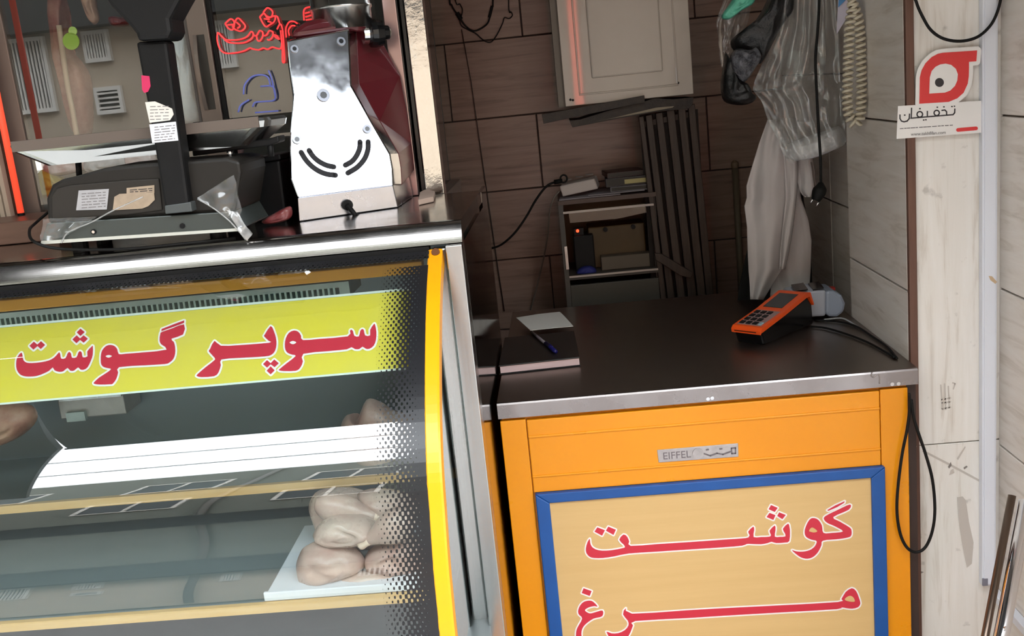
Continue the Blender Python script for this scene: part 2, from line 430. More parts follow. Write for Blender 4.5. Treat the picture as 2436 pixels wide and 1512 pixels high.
# return edge of the near panel
tiles(wall_jamb, [(0.764, 0.953, a, b) for a, b in ((0.0, 0.18), (0.18, 0.7075), (0.7075, 1.76), (1.76, 2.6))],
      lambda u, v, d: Vector((u, 2.268-d, v)), tile_jamb, gap=0.0012)
jz = [at_x(2410, y, 0.945).z for y in (1084, 700, 276.5)]
tiles(wall_outer, [(a0, a1, a, b) for a, b in ((0.0, jz[0]-0.37), (jz[0]-0.37, jz[0]), (jz[0], jz[1]), (jz[1], jz[2]), (jz[2], jz[2]+0.37), (jz[2]+0.37, jz[2]+0.74)) for a0, a1 in ((1.2, 1.5), (1.5, 2.262))],
      lambda u, v, d: Vector((0.953-d, u, v)), tile_side)
trim = struct_box('trim_1', 0.7455, 0.763, 2.248, 2.264, 0, 2.6, mat=brown_wood, bevel=0.002)

# ------------------------------------------------------------------ the street behind the viewer (seen mirrored in glass and steel)
struct_box('pavement', -14, 9, -4.2, 1.2, -0.12, -0.02, mat=concrete)
struct_box('street', -30, 25, -13, -4.2, -0.2, -0.12, mat=pbr('asphalt', rgb(112, 112, 114), 0.85, noise=0.3, nscale=4))
YBL = -8.0; YG = 2.52
bld = thing('street_building', 'beige two storey building across the street, mirrored in the glass', 'building', (-3, YBL, 0))
plaster = pbr('beige_facade_plaster', rgb(196, 180, 160), 0.8, noise=0.4, nscale=1.5, col2=rgb(168, 150, 132))
brick = pbr('grey_brick_facade', rgb(122, 124, 114), 0.85, noise=0.5, nscale=6, col2=rgb(92, 94, 86))
darkband = pbr('dark_shop_canopy', rgb(44, 44, 44), 0.6)
box('ground_floor_wall', -14, 14, YBL-3, YBL, 0, 2.85, plaster, bld)
box('canopy', -14, 14, YBL-0.1, YBL+0.35, 2.85, 3.5, darkband, bld)
box('upper_wall', -14, 3.0, YBL-3, YBL, 3.5, 10.1, brick, bld)
box('upper_wall', 3.0, 14, YBL-3, YBL, 3.5, 5.5, plaster, bld)
frame_w = pbr('white_window_bars', rgb(226, 222, 214), 0.5)
pane_d = pbr('dark_window_pane', rgb(60, 66, 66), 0.15)
def mir(px, py): q = at_y(px, py, 2*YG-YBL); return q.x, q.z
def barred(px0, py0, px1, py1, n, horiz=False):
    x0, z1 = mir(px0, py0); x1, z0 = mir(px1, py1)
    if x1 < x0: x0, x1 = x1, x0
    wdw = box('window_pane', x0, x1, YBL, YBL+0.02, z0, z1, pane_d, bld)
    bm = bmesh.new()
    bm_box(x0-0.04, x1+0.04, YBL, YBL+0.07, z1, z1+0.05, bm); bm_box(x0-0.04, x1+0.04, YBL, YBL+0.07, z0-0.05, z0, bm)
    bm_box(x0-0.04, x0, YBL, YBL+0.07, z0, z1, bm); bm_box(x1, x1+0.04, YBL, YBL+0.07, z0, z1, bm)
    new_obj('window_frame', bm, frame_w, wdw)
    for k in range(n):
        if horiz:
            z = z0+(z1-z0)*(k+0.5)/n; box('window_bar', x0, x1, YBL+0.03, YBL+0.06, z-0.012, z+0.012, frame_w, wdw)
        else:
            x = x0+(x1-x0)*(k+0.5)/n; box('window_bar', x-0.011, x+0.011, YBL+0.03, YBL+0.06, z0, z1, frame_w, wdw)
barred(20, 105, 132, 255, 10); barred(205, 85, 262, 135, 7); barred(235, 218, 292, 258, 4, True)
barred(520, 60, 560, 150, 4); barred(820, 100, 900, 220, 6)
for x, z9 in [(a_, b_) for b_ in (0, 3.0) for a_ in (-11, -8.6, -6.0, -3.6, -1.4, 1.2)]:
    wdw = box('window_pane', x, x+1.15, YBL, YBL+0.02, 4.3+z9, 5.6+z9, pane_d, bld)
    bm = bmesh.new()
    for a in ((x-0.06, x+1.21, 5.6, 5.68), (x-0.06, x+1.21, 4.22, 4.3), (x-0.06, x, 4.3, 5.6), (x+1.15, x+1.21, 4.3, 5.6), (x+0.55, x+0.6, 4.3, 5.6)):
        bm_box(a[0], a[1], YBL, YBL+0.06, a[2]+z9, a[3]+z9, bm)
    new_obj('window_frame', bm, frame_w, wdw)
for x in (-4.4, -9.6, 0.6): tube('downpipe', [(x, YBL+0.08, 0.1), (x, YBL+0.08, 10.0)], 0.06, pbr('grey_pipe', rgb(120, 116, 110), 0.5), bld)
# neighbouring block closes the street at the left and right
side = thing('corner_building', 'grey apartment block at the left end of the street in reflection', 'building', (-16, -4, 0))
box('wall', -20, -14, -30, 2.5, -0.1, 9, brick, side)
side2 = thing('end_building', 'tall plain block at the right end of the street in reflection', 'building', (18, -4, 0))
box('wall', 16, 22, -30, 2.5, -0.1, 9, plaster, side2)
for k, (z_, y_, sg, lb_) in enumerate(((4.5, -1.4, 0.12, 'lower sagging overhead wire mirrored across the white sky band'), (4.9, -1.0, 0.2, 'upper sagging overhead wire mirrored across the white sky band'))):
    tag(tube('overhead_wire', [Vector((-13.5+26*i/24, y_+0.5*i/24, z_-sg*math.sin(math.pi*i/24)*2)) for i in range(25)], 0.011, black_plastic, None, 6), lb_, 'wire')
rn = thing('street_neon', 'upright red neon strip across the street, mirrored red in the cupboard door', 'neon sign', (0.38, YBL+0.1, 0.6))
box('neon_face', 0.30, 0.42, YBL+0.06, YBL+0.1, 0.62, 2.8, emit_mat('street_neon_red', (1.0, 0.10, 0.05, 1), 22.0), rn)
box('neon_back', 0.25, 0.47, YBL+0.005, YBL+0.06, 0.55, 2.84, black_plastic, rn)
# shop canopy over the pavement and the neighbouring fronts
AWY, AWZ = 0.63, 2.98
aw = thing('shop_canopy', 'dark sheet canopy over the shop front, mirrored as the dark band', 'canopy', (0, 1.9, 3.0))
canopy_m = pbr('dark_canopy_sheet', rgb(58, 58, 60), 0.7)
box('roof_sheet', -1.98, 5, AWY, 1.76, AWZ, AWZ+0.06, canopy_m, aw)
box('front_valance', -1.98, 5, AWY-0.02, AWY, AWZ-0.03, AWZ+0.2, canopy_m, aw)
for x in (-1.6, 1.05, 3, 4.5): tube('support_arm', [(x, 1.74, AWZ-0.35), (x, AWY+0.12, AWZ-0.02)], 0.018, canopy_m, aw)
nc = thing('neighbour_canopy', 'deeper dark canopy of the shop next door, left end of the mirrored sky', 'canopy', (-4, 1.7, 2.9))
f_ = [Vector(p) for p in ((-9, 1.74, AWZ+0.08), (-2.0, 1.74, AWZ+0.08), (-2.02, 0.62, AWZ), (-2.75, -1.0, AWZ), (-9, -1.0, AWZ))]
prism('roof_sheet', f_, offs(f_, (0, 0, 0.05)), canopy_m, nc)
struct_box('wall_front_left', -14, -2.05, 1.75, 2.1, 0, 3.4, mat=plaster)
struct_box('wall_front_right', 1.3, 16, 1.2, 2.1, 0, 3.4, mat=plaster)
struct_box('wall_front_upper', -14, 10, 1.76, 2.1, 3.4, 7.5, mat=plaster)

# ================================================================== YELLOW FREEZER CABINET AND ITS COUNTER
FX0, FX1, FY = -0.186, 0.724, 2.205
fz = thing('freezer_cabinet', 'yellow enamel chest cabinet with blue framed sign under the dark steel counter', 'cabinet', (0.27, 2.6, 0))
box('body', FX0+0.004, FX1, FY+0.012, 3.08, 0.06, 0.872, yellow, fz)
box('left_stile', FX0, -0.1275, FY, FY+0.014, 0.05, 0.868, yellow, fz, bevel=0.002)
box('right_stile', 0.6635, FX1, FY, FY+0.014, 0.05, 0.868, yellow, fz, bevel=0.002)
tp = box('top_panel', -0.1255, 0.6615, FY-0.002, FY+0.014, 0.6905, 0.866, yellow, fz, bevel=0.002)
# pressed ridge lines of the top panel
box('panel_fold', -0.1255, 0.6615, FY-0.0045, FY-0.001, 0.823, 0.829, yellow, tp, bevel=0.002)
box('panel_fold', -0.1255, 0.6615, FY-0.0045, FY-0.001, 0.727, 0.7325, yellow, tp, bevel=0.002)
box('plinth', FX0+0.02, FX1-0.02, FY+0.03, 3.0, 0.0, 0.06, black_plastic, fz)
# blue frame, mitred bars
fx0, fx1, fz1, fz0, fw = -0.1225, 0.6675, 0.690, 0.10, 0.031
def bar(name, a): return prism(name, [Vector((x, FY-0.013, z)) for x, z in a], [Vector((x, FY+0.004, z)) for x, z in a], blue, fz, bevel=0.0025)
bar('frame_bar', [(fx0, fz1), (fx1, fz1), (fx1-fw, fz1-0.024), (fx0+fw, fz1-0.024)])
bar('frame_bar', [(fx0, fz0), (fx0, fz1), (fx0+fw, fz1-0.024), (fx0+fw, fz0+0.024)])
bar('frame_bar', [(fx1, fz1), (fx1, fz0), (fx1-fw, fz0+0.024), (fx1-fw, fz1-0.024)])
bar('frame_bar', [(fx1, fz0), (fx0, fz0), (fx0+fw, fz0+0.024), (fx1-fw, fz0+0.024)])
BY = FY-0.006
board = box('sign_board', fx0+fw-0.002, fx1-fw+0.002, BY, FY+0.004, fz0+0.022, fz1-0.022, cream, fz)
def on_board(cx, cy, d): q = at_y(1360+cx*0.22613, 1170+cy*0.22613, BY-d); return q
def L2(nm, pts, sm=3): letter(nm, pts, on_board, red_print, board, sm, out_mat=white_print, out_w=15)
B = lambda l: [(x+1592, y) for x, y in l]
L2('letter_sheen_te', [(190, 490), (165, 530), (150, 590), (155, 640), (190, 680), (240, 692), (330, 692), (450, 675), (600, 645), (900, 625), (1250, 602)] +
   B([(0, 580), (200, 563), (250, 545), (300, 545), (400, 548), (470, 535), (510, 522), (560, 535), (650, 530), (697, 515), (705, 420), (700, 370), (685, 330), (630, 385), (650, 430), (655, 465), (600, 470), (545, 468), (552, 400), (545, 350), (490, 405), (503, 445), (490, 468), (400, 472), (322, 472), (328, 400), (318, 362), (265, 415), (280, 450), (270, 468), (240, 483)]) +
   [(1592, 500), (1250, 524), (900, 546), (620, 565), (605, 520), (585, 470), (545, 445), (500, 500), (545, 550), (560, 578), (530, 590), (420, 610), (320, 615), (250, 600), (210, 570), (195, 530)], 2)
for d in ([(240, 415), (270, 370), (350, 400), (320, 458)], [(360, 405), (385, 362), (465, 395), (440, 450)]): L2('letter_dot', d, 0)
for d in ([(480, 180), (505, 135), (575, 165), (545, 208)], [(458, 262), (490, 218), (552, 242), (530, 292)], [(570, 250), (590, 212), (660, 240), (625, 285)]): L2('letter_dot', B(d), 0)
L2('letter_gaf_vav', B([(950, 272), (1000, 290), (1040, 350), (1057, 428), (1150, 428), (1262, 413), (1180, 360), (1100, 325), (1062, 285), (1080, 250), (1200, 190), (1335, 130), (1322, 185), (1160, 262), (1230, 310), (1330, 370), (1352, 405), (1346, 460), (1300, 480), (1200, 495), (1052, 510), (1035, 560), (1000, 630), (950, 680), (890, 700), (830, 690), (780, 660), (725, 610), (770, 622), (840, 625), (910, 610), (965, 570), (985, 515), (930, 500), (880, 475), (860, 440), (862, 390), (885, 330), (915, 285)]), 3)
L2('letter_gaf_bar', B([(1095, 190), (1180, 140), (1280, 95), (1275, 112), (1200, 158), (1110, 196)]), 0)
letter('letter_eye', B([(905, 408), (925, 376), (952, 376), (992, 410), (960, 424), (925, 418)]), on_board, cream, board, 3, d1=0.0018)
L2('letter_meem_re', B([(1355, 1010), (1400, 1040), (1430, 1110), (1445, 1170), (1420, 1210), (1360, 1225), (1300, 1220), (1240, 1210), (1200, 1230), (600, 1265), (0, 1300)]) +
   [(1200, 1325), (670, 1355), (645, 1400), (620, 1470), (585, 1530), (530, 1585), (470, 1600), (420, 1560), (365, 1468), (420, 1485), (490, 1482), (560, 1450), (598, 1400), (590, 1350), (540, 1285), (570, 1220), (635, 1278), (1200, 1243)] +
   B([(0, 1220), (600, 1190), (1210, 1155), (1245, 1125), (1290, 1050)]), 2)
letter('letter_eye', B([(1280, 1130), (1310, 1098), (1345, 1090), (1375, 1112), (1385, 1150), (1330, 1150)]), on_board, cream, board, 3, d1=0.0018)
L2('letter_ghayn', [(190, 1140), (230, 1155), (272, 1202), (240, 1198), (190, 1208), (150, 1228), (142, 1248), (190, 1275), (250, 1262), (325, 1245), (320, 1305), (230, 1330), (150, 1385), (110, 1440), (103, 1512), (125, 1600), (220, 1655), (350, 1640), (330, 1700), (220, 1730), (110, 1690), (55, 1600), (45, 1500), (58, 1430), (110, 1330), (75, 1285), (68, 1245), (90, 1190), (130, 1152)], 3)
L2('letter_dot', [(105, 1060), (125, 1010), (210, 1040), (190, 1092)], 0)
# maker's badge
bx0, bz1 = 0.163, 0.772
p0, p1, p2, p3 = (at_y(*p, FY-0.004) for p in ((1563, 1070), (1756, 1054), (1757, 1086), (1567, 1100)))
nameplate = prism('nameplate', [p0, p1, p2, p3], offs([p0, p1, p2, p3], (0, 0.004, 0)), pbr('worn_aluminium', rgb(196, 190, 190), 0.35, 0.8, noise=0.5, nscale=40), fz, bevel=0.0008)
cpl = (p0+p1+p2+p3)/4
disc('badge_roundel', (cpl.x, FY-0.0035, cpl.z), (0, -1, 0), 0.0125, 0.003, pbr('worn_aluminium', rgb(196, 190, 190)), nameplate)
text_mesh('badge_lettering', 'EIFFEL', 0.024, FRONT((cpl.x-0.048, FY-0.0042, cpl.z-0.001)), pbr('badge_relief', rgb(120, 112, 116), 0.4, 0.6), nameplate)
ribbon('badge_script', [[(1672, 1078), (1690, 1084), (1706, 1078), (1720, 1081), (1738, 1074)], [(1680, 1070), (1686, 1069)], [(1712, 1068), (1718, 1067)], [(1740, 1066), (1750, 1065), (1750, 1078), (1741, 1079), (1740, 1066)]], lambda a, b, d: at_y(a, b, FY-0.0042-d), MATS['badge_relief'], nameplate, 3)

ct = thing('steel_countertop', 'worn stainless steel worktop on the yellow cabinet with a dull front lip', 'countertop', (0.27, 2.6, 0.875))
CX0, CX1, CY0, CY1 = -0.1885, 0.7445, 2.198, 3.145
prof = [(CY1, ZT-0.038), (CY1, ZT), (CY0+0.006, ZT), (CY0+0.0018, ZT-0.0018), (CY0, ZT-0.006), (CY0, ZT-0.037), (CY0+0.004, ZT-0.037), (CY0+0.004, ZT-0.03), (CY1-0.004, ZT-0.03), (CY1-0.004, ZT-0.038)]
bm = bmesh.new()
prism('top_sheet', [Vector((CX0, y, z)) for y, z in prof[:3]+[(CY0+0.006, ZT-0.03), (CY1-0.001, ZT-0.03)][0:2]], [Vector((CX1, y, z)) for y, z in prof[:3]+[(CY0+0.006, ZT-0.03), (CY1-0.001, ZT-0.03)][0:2]], steel_dark, ct)
lip_m = pbr('scuffed_lip_steel', rgb(160, 153, 152), 0.26, 1.0, noise=0.4, nscale=9, col2=rgb(128, 121, 121), rvar=0.08)
lp = [(CY0+0.006, ZT), (CY0+0.002, ZT-0.0012), (CY0, ZT-0.005), (CY0, ZT-0.037), (CY0+0.006, ZT-0.037)]
prism('front_lip', [Vector((CX0, y, z)) for y, z in lp], [Vector((CX1, y, z)) for y, z in lp], lip_m, ct)
for px, py in ((1684, 948), (1694, 946), (2137, 912), (2122, 913)):
    q = at_y(px, py, CY0); disc('rivet', (q.x, CY0+0.001, q.z), (0, -1, 0), 0.0042, 0.003, chrome, ct, 12)
tube('weld_bead', spline([at_y(*p, CY0-0.0005) for p in ((2075, 885), (2072, 893), (2078, 897), (2084, 892), (2091, 891), (2093, 900), (2092, 912))], 4), 0.0014, pbr('weld', rgb(170, 160, 156), 0.4, 0.7), ct, 6)
box('wall_filler', 0.7245, 0.7445, 2.215, 2.26, 0.02, 0.874, pbr('dark_brown_filler', rgb(58, 42, 36), 0.6), fz)

# ================================================================== REFRIGERATED DISPLAY CASE
DX0, DX1 = -1.75, -0.197
DZ = 1.365
PROF = [(1.913, 1.316), (1.832, 1.27), (1.766, 1.223), (1.699, 1.166), (1.642, 1.111), (1.598, 1.06), (1.562, 1.003), (1.541, 0.945), (1.521, 0.892), (1.507, 0.848), (1.498, 0.797), (1.491, 0.751), (1.490, 0.68), (1.498, 0.60), (1.51, 0.53)]
GP = [(p.y, p.z) for p in spline([Vector((0, a, b)) for a, b in PROF], 4)]
def gnorm(i):
    a = GP[max(i-1, 0)]; b = GP[min(i+1, len(GP)-1)]
    t = Vector((b[0]-a[0], b[1]-a[1])).normalized(); return Vector((t.y, -t.x))   # outward (towards -Y, up)
arc = [0.0]
for a, b in zip(GP, GP[1:]): arc.append(arc[-1]+math.hypot(b[0]-a[0], b[1]-a[1]))
def glass_hit(px, py):
    """photo pixel -> (x, arc length) on the curved pane"""
    d = ray(px, py)
    for i in range(len(GP)-1):
        (y0, z0), (y1, z1) = GP[i], GP[i+1]
        # CAM + d t : find crossing of segment in YZ
        den = d.y*(z1-z0)-d.z*(y1-y0)
        if abs(den) < 1e-12: continue
        t = ((y0)*(z1-z0)-(z0-CAM.z)*(y1-y0))/den
        q = CAM+d*t
        s = ((q.y-y0)*(y1-y0)+(q.z-z0)*(z1-z0))/((y1-y0)**2+(z1-z0)**2)
        if -1e-3 <= s <= 1+1e-3 or (i == 0 and s < 0) : return q.x, arc[i]+s*(arc[i+1]-arc[i])
    return None
def glass_pt(x, s, off=0.0):
    i = 0
    while i < len(arc)-2 and arc[i+1] < s: i += 1
    k = (s-arc[i])/(arc[i+1]-arc[i])
    n = gnorm(i)*(1-k)+gnorm(i+1)*k
    return Vector((x, GP[i][0]*(1-k)+GP[i+1][0]*k+n.x*off, GP[i][1]*(1-k)+GP[i+1][1]*k+n.y*off))
S_MAX = arc[-1]
case = thing('display_case', 'curved glass refrigerated meat case with steel deck and yellow edge rail', 'display case', (-0.9, 2.1, 0))
gl = new_obj('front_glass', bm_grid(lambda u, v: glass_pt(DX0+(-0.250-DX0)*u, 0.002+(S_MAX-0.002)*v), 2, 56), clear_glass, case, smooth=True)
# deck with rounded front nosing
nose = [(2.50, DZ)]; y_, z_ = 1.958, DZ; nn_ = 16
for k in range(nn_+1):
    t_ = k/nn_; nose.append((y_, z_)); a_ = math.radians(88-54*t_/0.35 if t_ < 0.35 else (34-12*(t_-0.35)/0.5 if t_ < 0.85 else 22-16*(t_-0.85)/0.15)); y_ -= 0.0565/nn_*math.sin(a_); z_ -= 0.0565/nn_*math.cos(a_)
nose += [(nose[-1][0]+0.003, DZ-0.042), (1.96, DZ-0.042), (1.96, DZ-0.03), (2.50, DZ-0.03)]
deck_o = prism('deck', [Vector((DX0, y, z)) for y, z in nose], [Vector((DX1, y, z)) for y, z in nose], pbr('deck_steel', rgb(168, 164, 160), 0.16, 1.0, nscale=6, noise=0.3, col2=rgb(130, 124, 118), rvar=0.06), case)
box('side_panel', -0.222, DX1, 1.955, 2.66, 0.05, DZ-0.043, steel_side, case)
box('side_strip', -0.205, DX1+0.001, 2.50, 2.66, DZ-0.043, DZ-0.005, steel_side, case)
box('corner_post', -0.2285, DX1, 1.905, 1.955, 0.0, DZ-0.0425, steel, case, bevel=0.002)
box('inner_post', -0.2605, -0.2315, 1.935, 1.965, 0.0, DZ-0.05, steel, case, bevel=0.004)
# side glass between post and rail, following the curve
sg = [Vector((-0.248, y, z)) for y, z in GP]
bm = bmesh.new(); a = [bm.verts.new(p+Vector((0, 0.006, 0))) for p in sg]; b = [bm.verts.new((-0.248, 1.94, p.z)) for p in sg]
for i in range(len(a)-1): bm.faces.new((a[i], a[i+1], b[i+1], b[i]))
new_obj('side_glass', bm, clear_glass, case)
# yellow rail over the glass edge
bm = bmesh.new(); rows_ = []
for i, (y, z) in enumerate(GP):
    n = gnorm(i); f = []
    for x, o in ((-0.262, 0.002), (-0.262, 0.012), (-0.2585, 0.014), (-0.2385, 0.014), (-0.235, 0.012), (-0.235, -0.016), (-0.2375, -0.016), (-0.2375, 0.002)):
        f.append(bm.verts.new((x, y+n.x*(o-0.012), z+n.y*(o-0.012))))
    rows_.append(f)
for A, B_ in zip(rows_, rows_[1:]):
    for k in range(8): bm.faces.new((A[k], A[(k+1) % 8], B_[(k+1) % 8], B_[k]))
bm.faces.new(rows_[0]); bm.faces.new(rows_[-1][::-1])
rail = new_obj('edge_rail', bm, pbr('rail_enamel', rgb(252, 166, 10), 0.3, noise=0.15, nscale=9, col2=rgb(226, 140, 12)), case)
q = glass_pt(-0.247, 0.012, 0.003); disc('rail_screw', q, (0, -0.7, 0.7), 0.008, 0.003, pbr('rusty_screw', rgb(120, 76, 44), 0.6, 0.5), rail, 14)
# interior
IN = pbr('case_liner_steel', rgb(150, 158, 160), 0.35, 0.55, noise=0.2, nscale=4)
liner = pbr('case_back_sheet', rgb(120, 130, 134), 0.4, 0.2)
box('rear_panel', DX0, -0.225, 2.36, 2.38, 0.3, DZ-0.04, liner, case)
box('liner_floor', DX0, -0.225, 1.56, 2.36, 0.50, 0.53, IN, case)
box('base', DX0, -0.232, 1.53, 2.60, 0.0, 0.50, yellow, case)
box('base_lip', DX0, -0.236, 1.505, 1.535, 0.46, 0.53, steel, case, bevel=0.004)
box('top_gasket', DX0, -0.262, 1.925, 1.95, DZ-0.065, DZ-0.043, black_plastic, case)
# amber beam under the deck, behind the glass
def band_y(pa, pb, Y): return at_y(*pa, Y).z, at_y(*pb, Y).z
zb1, zb0 = at_y(500, 668, 2.0).z, at_y(500, 696, 2.0).z
box('inner_beam', DX0, -0.29, 2.0, 2.03, zb0, zb1, yellow_in, case, bevel=0.002)
# evaporator with fins
ez1, ez0, ezc = (at_y(500, v, 2.08).z for v in (698, 734, 711))
ex1 = at_y(833, 690, 2.08).x
ev = thing('evaporator_coil', 'pale finned cooling coil under the deck inside the glass case', 'cooling coil', (-1, 2.1, ez0))
galv = pbr('galvanised_sheet', rgb(176, 188, 184), 0.4, 0.7, noise=0.3, nscale=25)
box('cover_strip', DX0+0.05, ex1, 2.075, 2.20, ezc, ez1, galv, ev)
box('end_plate', ex1-0.022, ex1, 2.076, 2.20, ez0, ezc, galv, ev)
bm = bmesh.new(); x = DX0+0.06
while x < ex1-0.03: bm_box(x, x+0.0045, 2.079, 2.13, ez0+0.001, ezc-0.0005, bm); x += 0.0115
fins = new_obj('cooling_fins', bm, pbr('fin_aluminium', rgb(186, 204, 198), 0.45, 0.5), ev); fins['kind'] = 'stuff'
box('drip_rail', DX0+0.05, ex1+0.12, 2.066, 2.078, ez0-0.007, ez0, pbr('drip_rail_white', rgb(216, 228, 222), 0.35), ev)
box('coil_core', DX0+0.06, ex1-0.025, 2.135, 2.19, ez0, ezc, pbr('coil_dark', rgb(40, 52, 50), 0.6), ev)
# shelves with amber front edges
def shelf(nm, pl, pr, Y0, Y1, th, zt):
    z = zt
    s = box(nm, DX0+0.05, -0.27, Y0+0.012, Y1, z-0.008, z-0.001, pbr('shelf_steel', rgb(150, 160, 162), 0.3, 0.4), case)
    box('shelf_edge', DX0+0.05, -0.27, Y0, Y0+0.012, z-th, z, pbr('pale_oak_edge', rgb(218, 172, 104), 0.45, noise=0.4, nscale=6, stretch=(1, 10, 10), col2=rgb(236, 204, 150)), s)
    return s
Y1S, Y2S = 2.02, 1.76
zs1 = at_y(500, 1164, Y1S).z; zs2 = at_y(500, 1447, Y2S).z
shelf('upper_shelf', 0, 0, Y1S, 2.34, 0.018, zs1)
shelf('lower_shelf', 0, 0, Y2S, 2.34, 0.018, zs2)
tray_z = zs2+0.004
# lime banner stuck inside the glass
c00, c10, c01, c11 = glass_hit(5, 768), glass_hit(975, 694), glass_hit(5, 949), glass_hit(960, 878)
st = (c00[1]+c10[1])/2; sb = (c01[1]+c11[1])/2
bx1 = glass_hit(975, 780)[0]
ban = new_obj('sign_banner', bm_grid(lambda u, v: glass_pt(DX0+(bx1-DX0)*u, st+(sb-st)*v, -0.004), 8, 14), lime, case, smooth=True)
def on_banner(px, py, d):
    h = glass_hit(px, py); return glass_pt(h[0], h[1], -0.004+d)
sc_ = 520/2436
def Lb(nm, pts, ox, oy, sm=3):
    letter(nm, [(ox+x*sc_, oy+y*sc_) for x, y in pts], on_banner, crimson, ban, sm, out_mat=white_print, out_w=4.2, d0=0.0007, d1=0.0014)
a5 = (0, 700); a6 = (440, 680)
Lb('letter_sheen_te', [(225, 640), (185, 690), (172, 760), (180, 830), (215, 880), (260, 900), (320, 905), (400, 898), (480, 870), (540, 840), (580, 803), (600, 835), (650, 852), (700, 845), (745, 808), (775, 840), (820, 838), (862, 803), (890, 828), (930, 828), (970, 800), (1005, 730), (1027, 660), (1028, 565), (1010, 575), (965, 625), (968, 680), (915, 690), (905, 640), (885, 622), (865, 640), (845, 690), (795, 695), (785, 650), (765, 630), (745, 650), (722, 700), (675, 705), (665, 660), (655, 635), (640, 645), (600, 690), (540, 725), (450, 745), (350, 755), (290, 750), (255, 725), (245, 680), (238, 648)], *a5, 2)
Lb('letter_dot', [(320, 562), (370, 515), (408, 548), (450, 510), (495, 552), (447, 598), (410, 565), (365, 605)], *a5, 0)
Lb('letter_dot', [(890, 370), (935, 408), (890, 452), (848, 412)], *a5, 0)
Lb('letter_dot', [(800, 490), (848, 445), (885, 480), (925, 445), (972, 482), (925, 528), (885, 495), (845, 533)], *a5, 0)
Lb('letter_gaf_vav', [(1225, 552), (1270, 565), (1300, 600), (1318, 655), (1400, 650), (1600, 635), (1850, 605), (1790, 545), (1772, 500), (1780, 430), (1800, 407), (1920, 365), (2045, 322), (2035, 435), (1905, 482), (1932, 520), (1946, 580), (1946, 650), (1925, 710), (1880, 750), (1830, 766), (1600, 780), (1320, 800), (1310, 860), (1290, 930), (1250, 985), (1220, 992), (1100, 995), (1040, 985), (1045, 965), (1100, 915), (1170, 870), (1230, 825), (1200, 812), (1150, 800), (1122, 770), (1115, 720), (1120, 650), (1140, 600), (1180, 562)], *a5, 2)
Lb('letter_gaf_bar', [(1795, 375), (1920, 325), (2047, 278), (2045, 306), (1920, 352), (1792, 398)], *a5, 0)
letter('letter_eye', [(0+x*sc_, 700+y*sc_) for x, y in [(1172, 681), (1205, 667), (1242, 679), (1205, 697)]], on_banner, white_print, ban, 4, d1=0.002)
Lb('letter_pe_re', [(325, 600), (395, 655), (600, 648), (935, 622), (928, 600), (880, 552), (885, 530), (950, 435), (985, 490), (1010, 570), (1015, 640), (1000, 710), (960, 755), (880, 775), (600, 790), (400, 808), (395, 870), (370, 950), (320, 995), (180, 1005), (130, 995), (132, 975), (230, 890), (320, 820), (325, 790), (262, 720), (275, 690)], *a6, 2)
Lb('letter_dot', [(865, 860), (910, 815), (950, 850), (990, 808), (1040, 850), (995, 895), (950, 862), (910, 900)], *a6, 0)
Lb('letter_dot', [(950, 885), (995, 930), (950, 975), (905, 935)], *a6, 0)
Lb('letter_seen_vav', [(1210, 485), (1260, 500), (1290, 545), (1310, 592), (1500, 578), (1810, 550), (1835, 490), (1850, 475), (1870, 495), (1885, 545), (1935, 550), (1950, 490), (1970, 470), (1990, 480), (2005, 540), (2060, 540), (2060, 480), (2100, 415), (2115, 420), (2130, 500), (2125, 590), (2100, 655), (2050, 690), (2010, 688), (1975, 665), (1940, 692), (1890, 692), (1850, 670), (1800, 695), (1600, 715), (1315, 745), (1310, 830), (1280, 900), (1230, 935), (1100, 938), (1045, 930), (1050, 915), (1130, 850), (1230, 770), (1190, 755), (1140, 735), (1115, 700), (1108, 640), (1120, 570), (1155, 510)], *a6, 2)
letter('letter_eye', [(440+x*sc_, 680+y*sc_) for x, y in [(1163, 622), (1200, 604), (1237, 621), (1200, 641)]], on_banner, white_print, ban, 4, d1=0.002)
new_obj('banner_trim', bm_grid(lambda u, v: glass_pt(DX0+(bx1-DX0)*u, st-0.006+0.006*v, -0.0035), 8, 1), pbr('banner_white_edge', rgb(214, 222, 214), 0.5), ban, smooth=True)
new_obj('banner_trim', bm_grid(lambda u, v: glass_pt(DX0+(bx1-DX0)*u, sb+0.004*v, -0.0035), 8, 1), MATS['banner_white_edge'], ban, smooth=True)
# dotted black border film on the glass
def film(nm, x0, x1, s0, s1, cov, nu, nv, parent):
    bm = bmesh.new(); uvl = bm.loops.layers.uv.new('UVMap'); cvl = bm.loops.layers.uv.new('cov')
    g = [[bm.verts.new(glass_pt(x0+(x1-x0)*i/nu, s0+(s1-s0)*j/nv, 0.0012)) for j in range(nv+1)] for i in range(nu+1)]
    for i in range(nu):
        for j in range(nv):
            f = bm.faces.new((g[i][j], g[i+1][j], g[i+1][j+1], g[i][j+1]))
            for lp_, (a, b) in zip(f.loops, ((i, j), (i+1, j), (i+1, j+1), (i, j+1))):
                xx = x0+(x1-x0)*a/nu; ss = s0+(s1-s0)*b/nv
                lp_[uvl].uv = (xx, ss); lp_[cvl].uv = (cov(xx, ss), 0)
    return new_obj(nm, bm, FILM, parent)
FILM = film_mat('black_dot_film', 0, 0)
xl = glass_hit(890, 1000)[0]
film('dotted_film', xl, -0.256, 0.045, S_MAX, lambda x, s: min(1.02, max(0.0, (x-xl)/(-0.256-xl)*1.22)), 10, 40, gl)
sf = glass_hit(500, 664)[1]
film('dotted_film', DX0, -0.256, 0.003, sf, lambda x, s: 1.02-0.55*(s/sf)**1.5, 40, 8, gl)

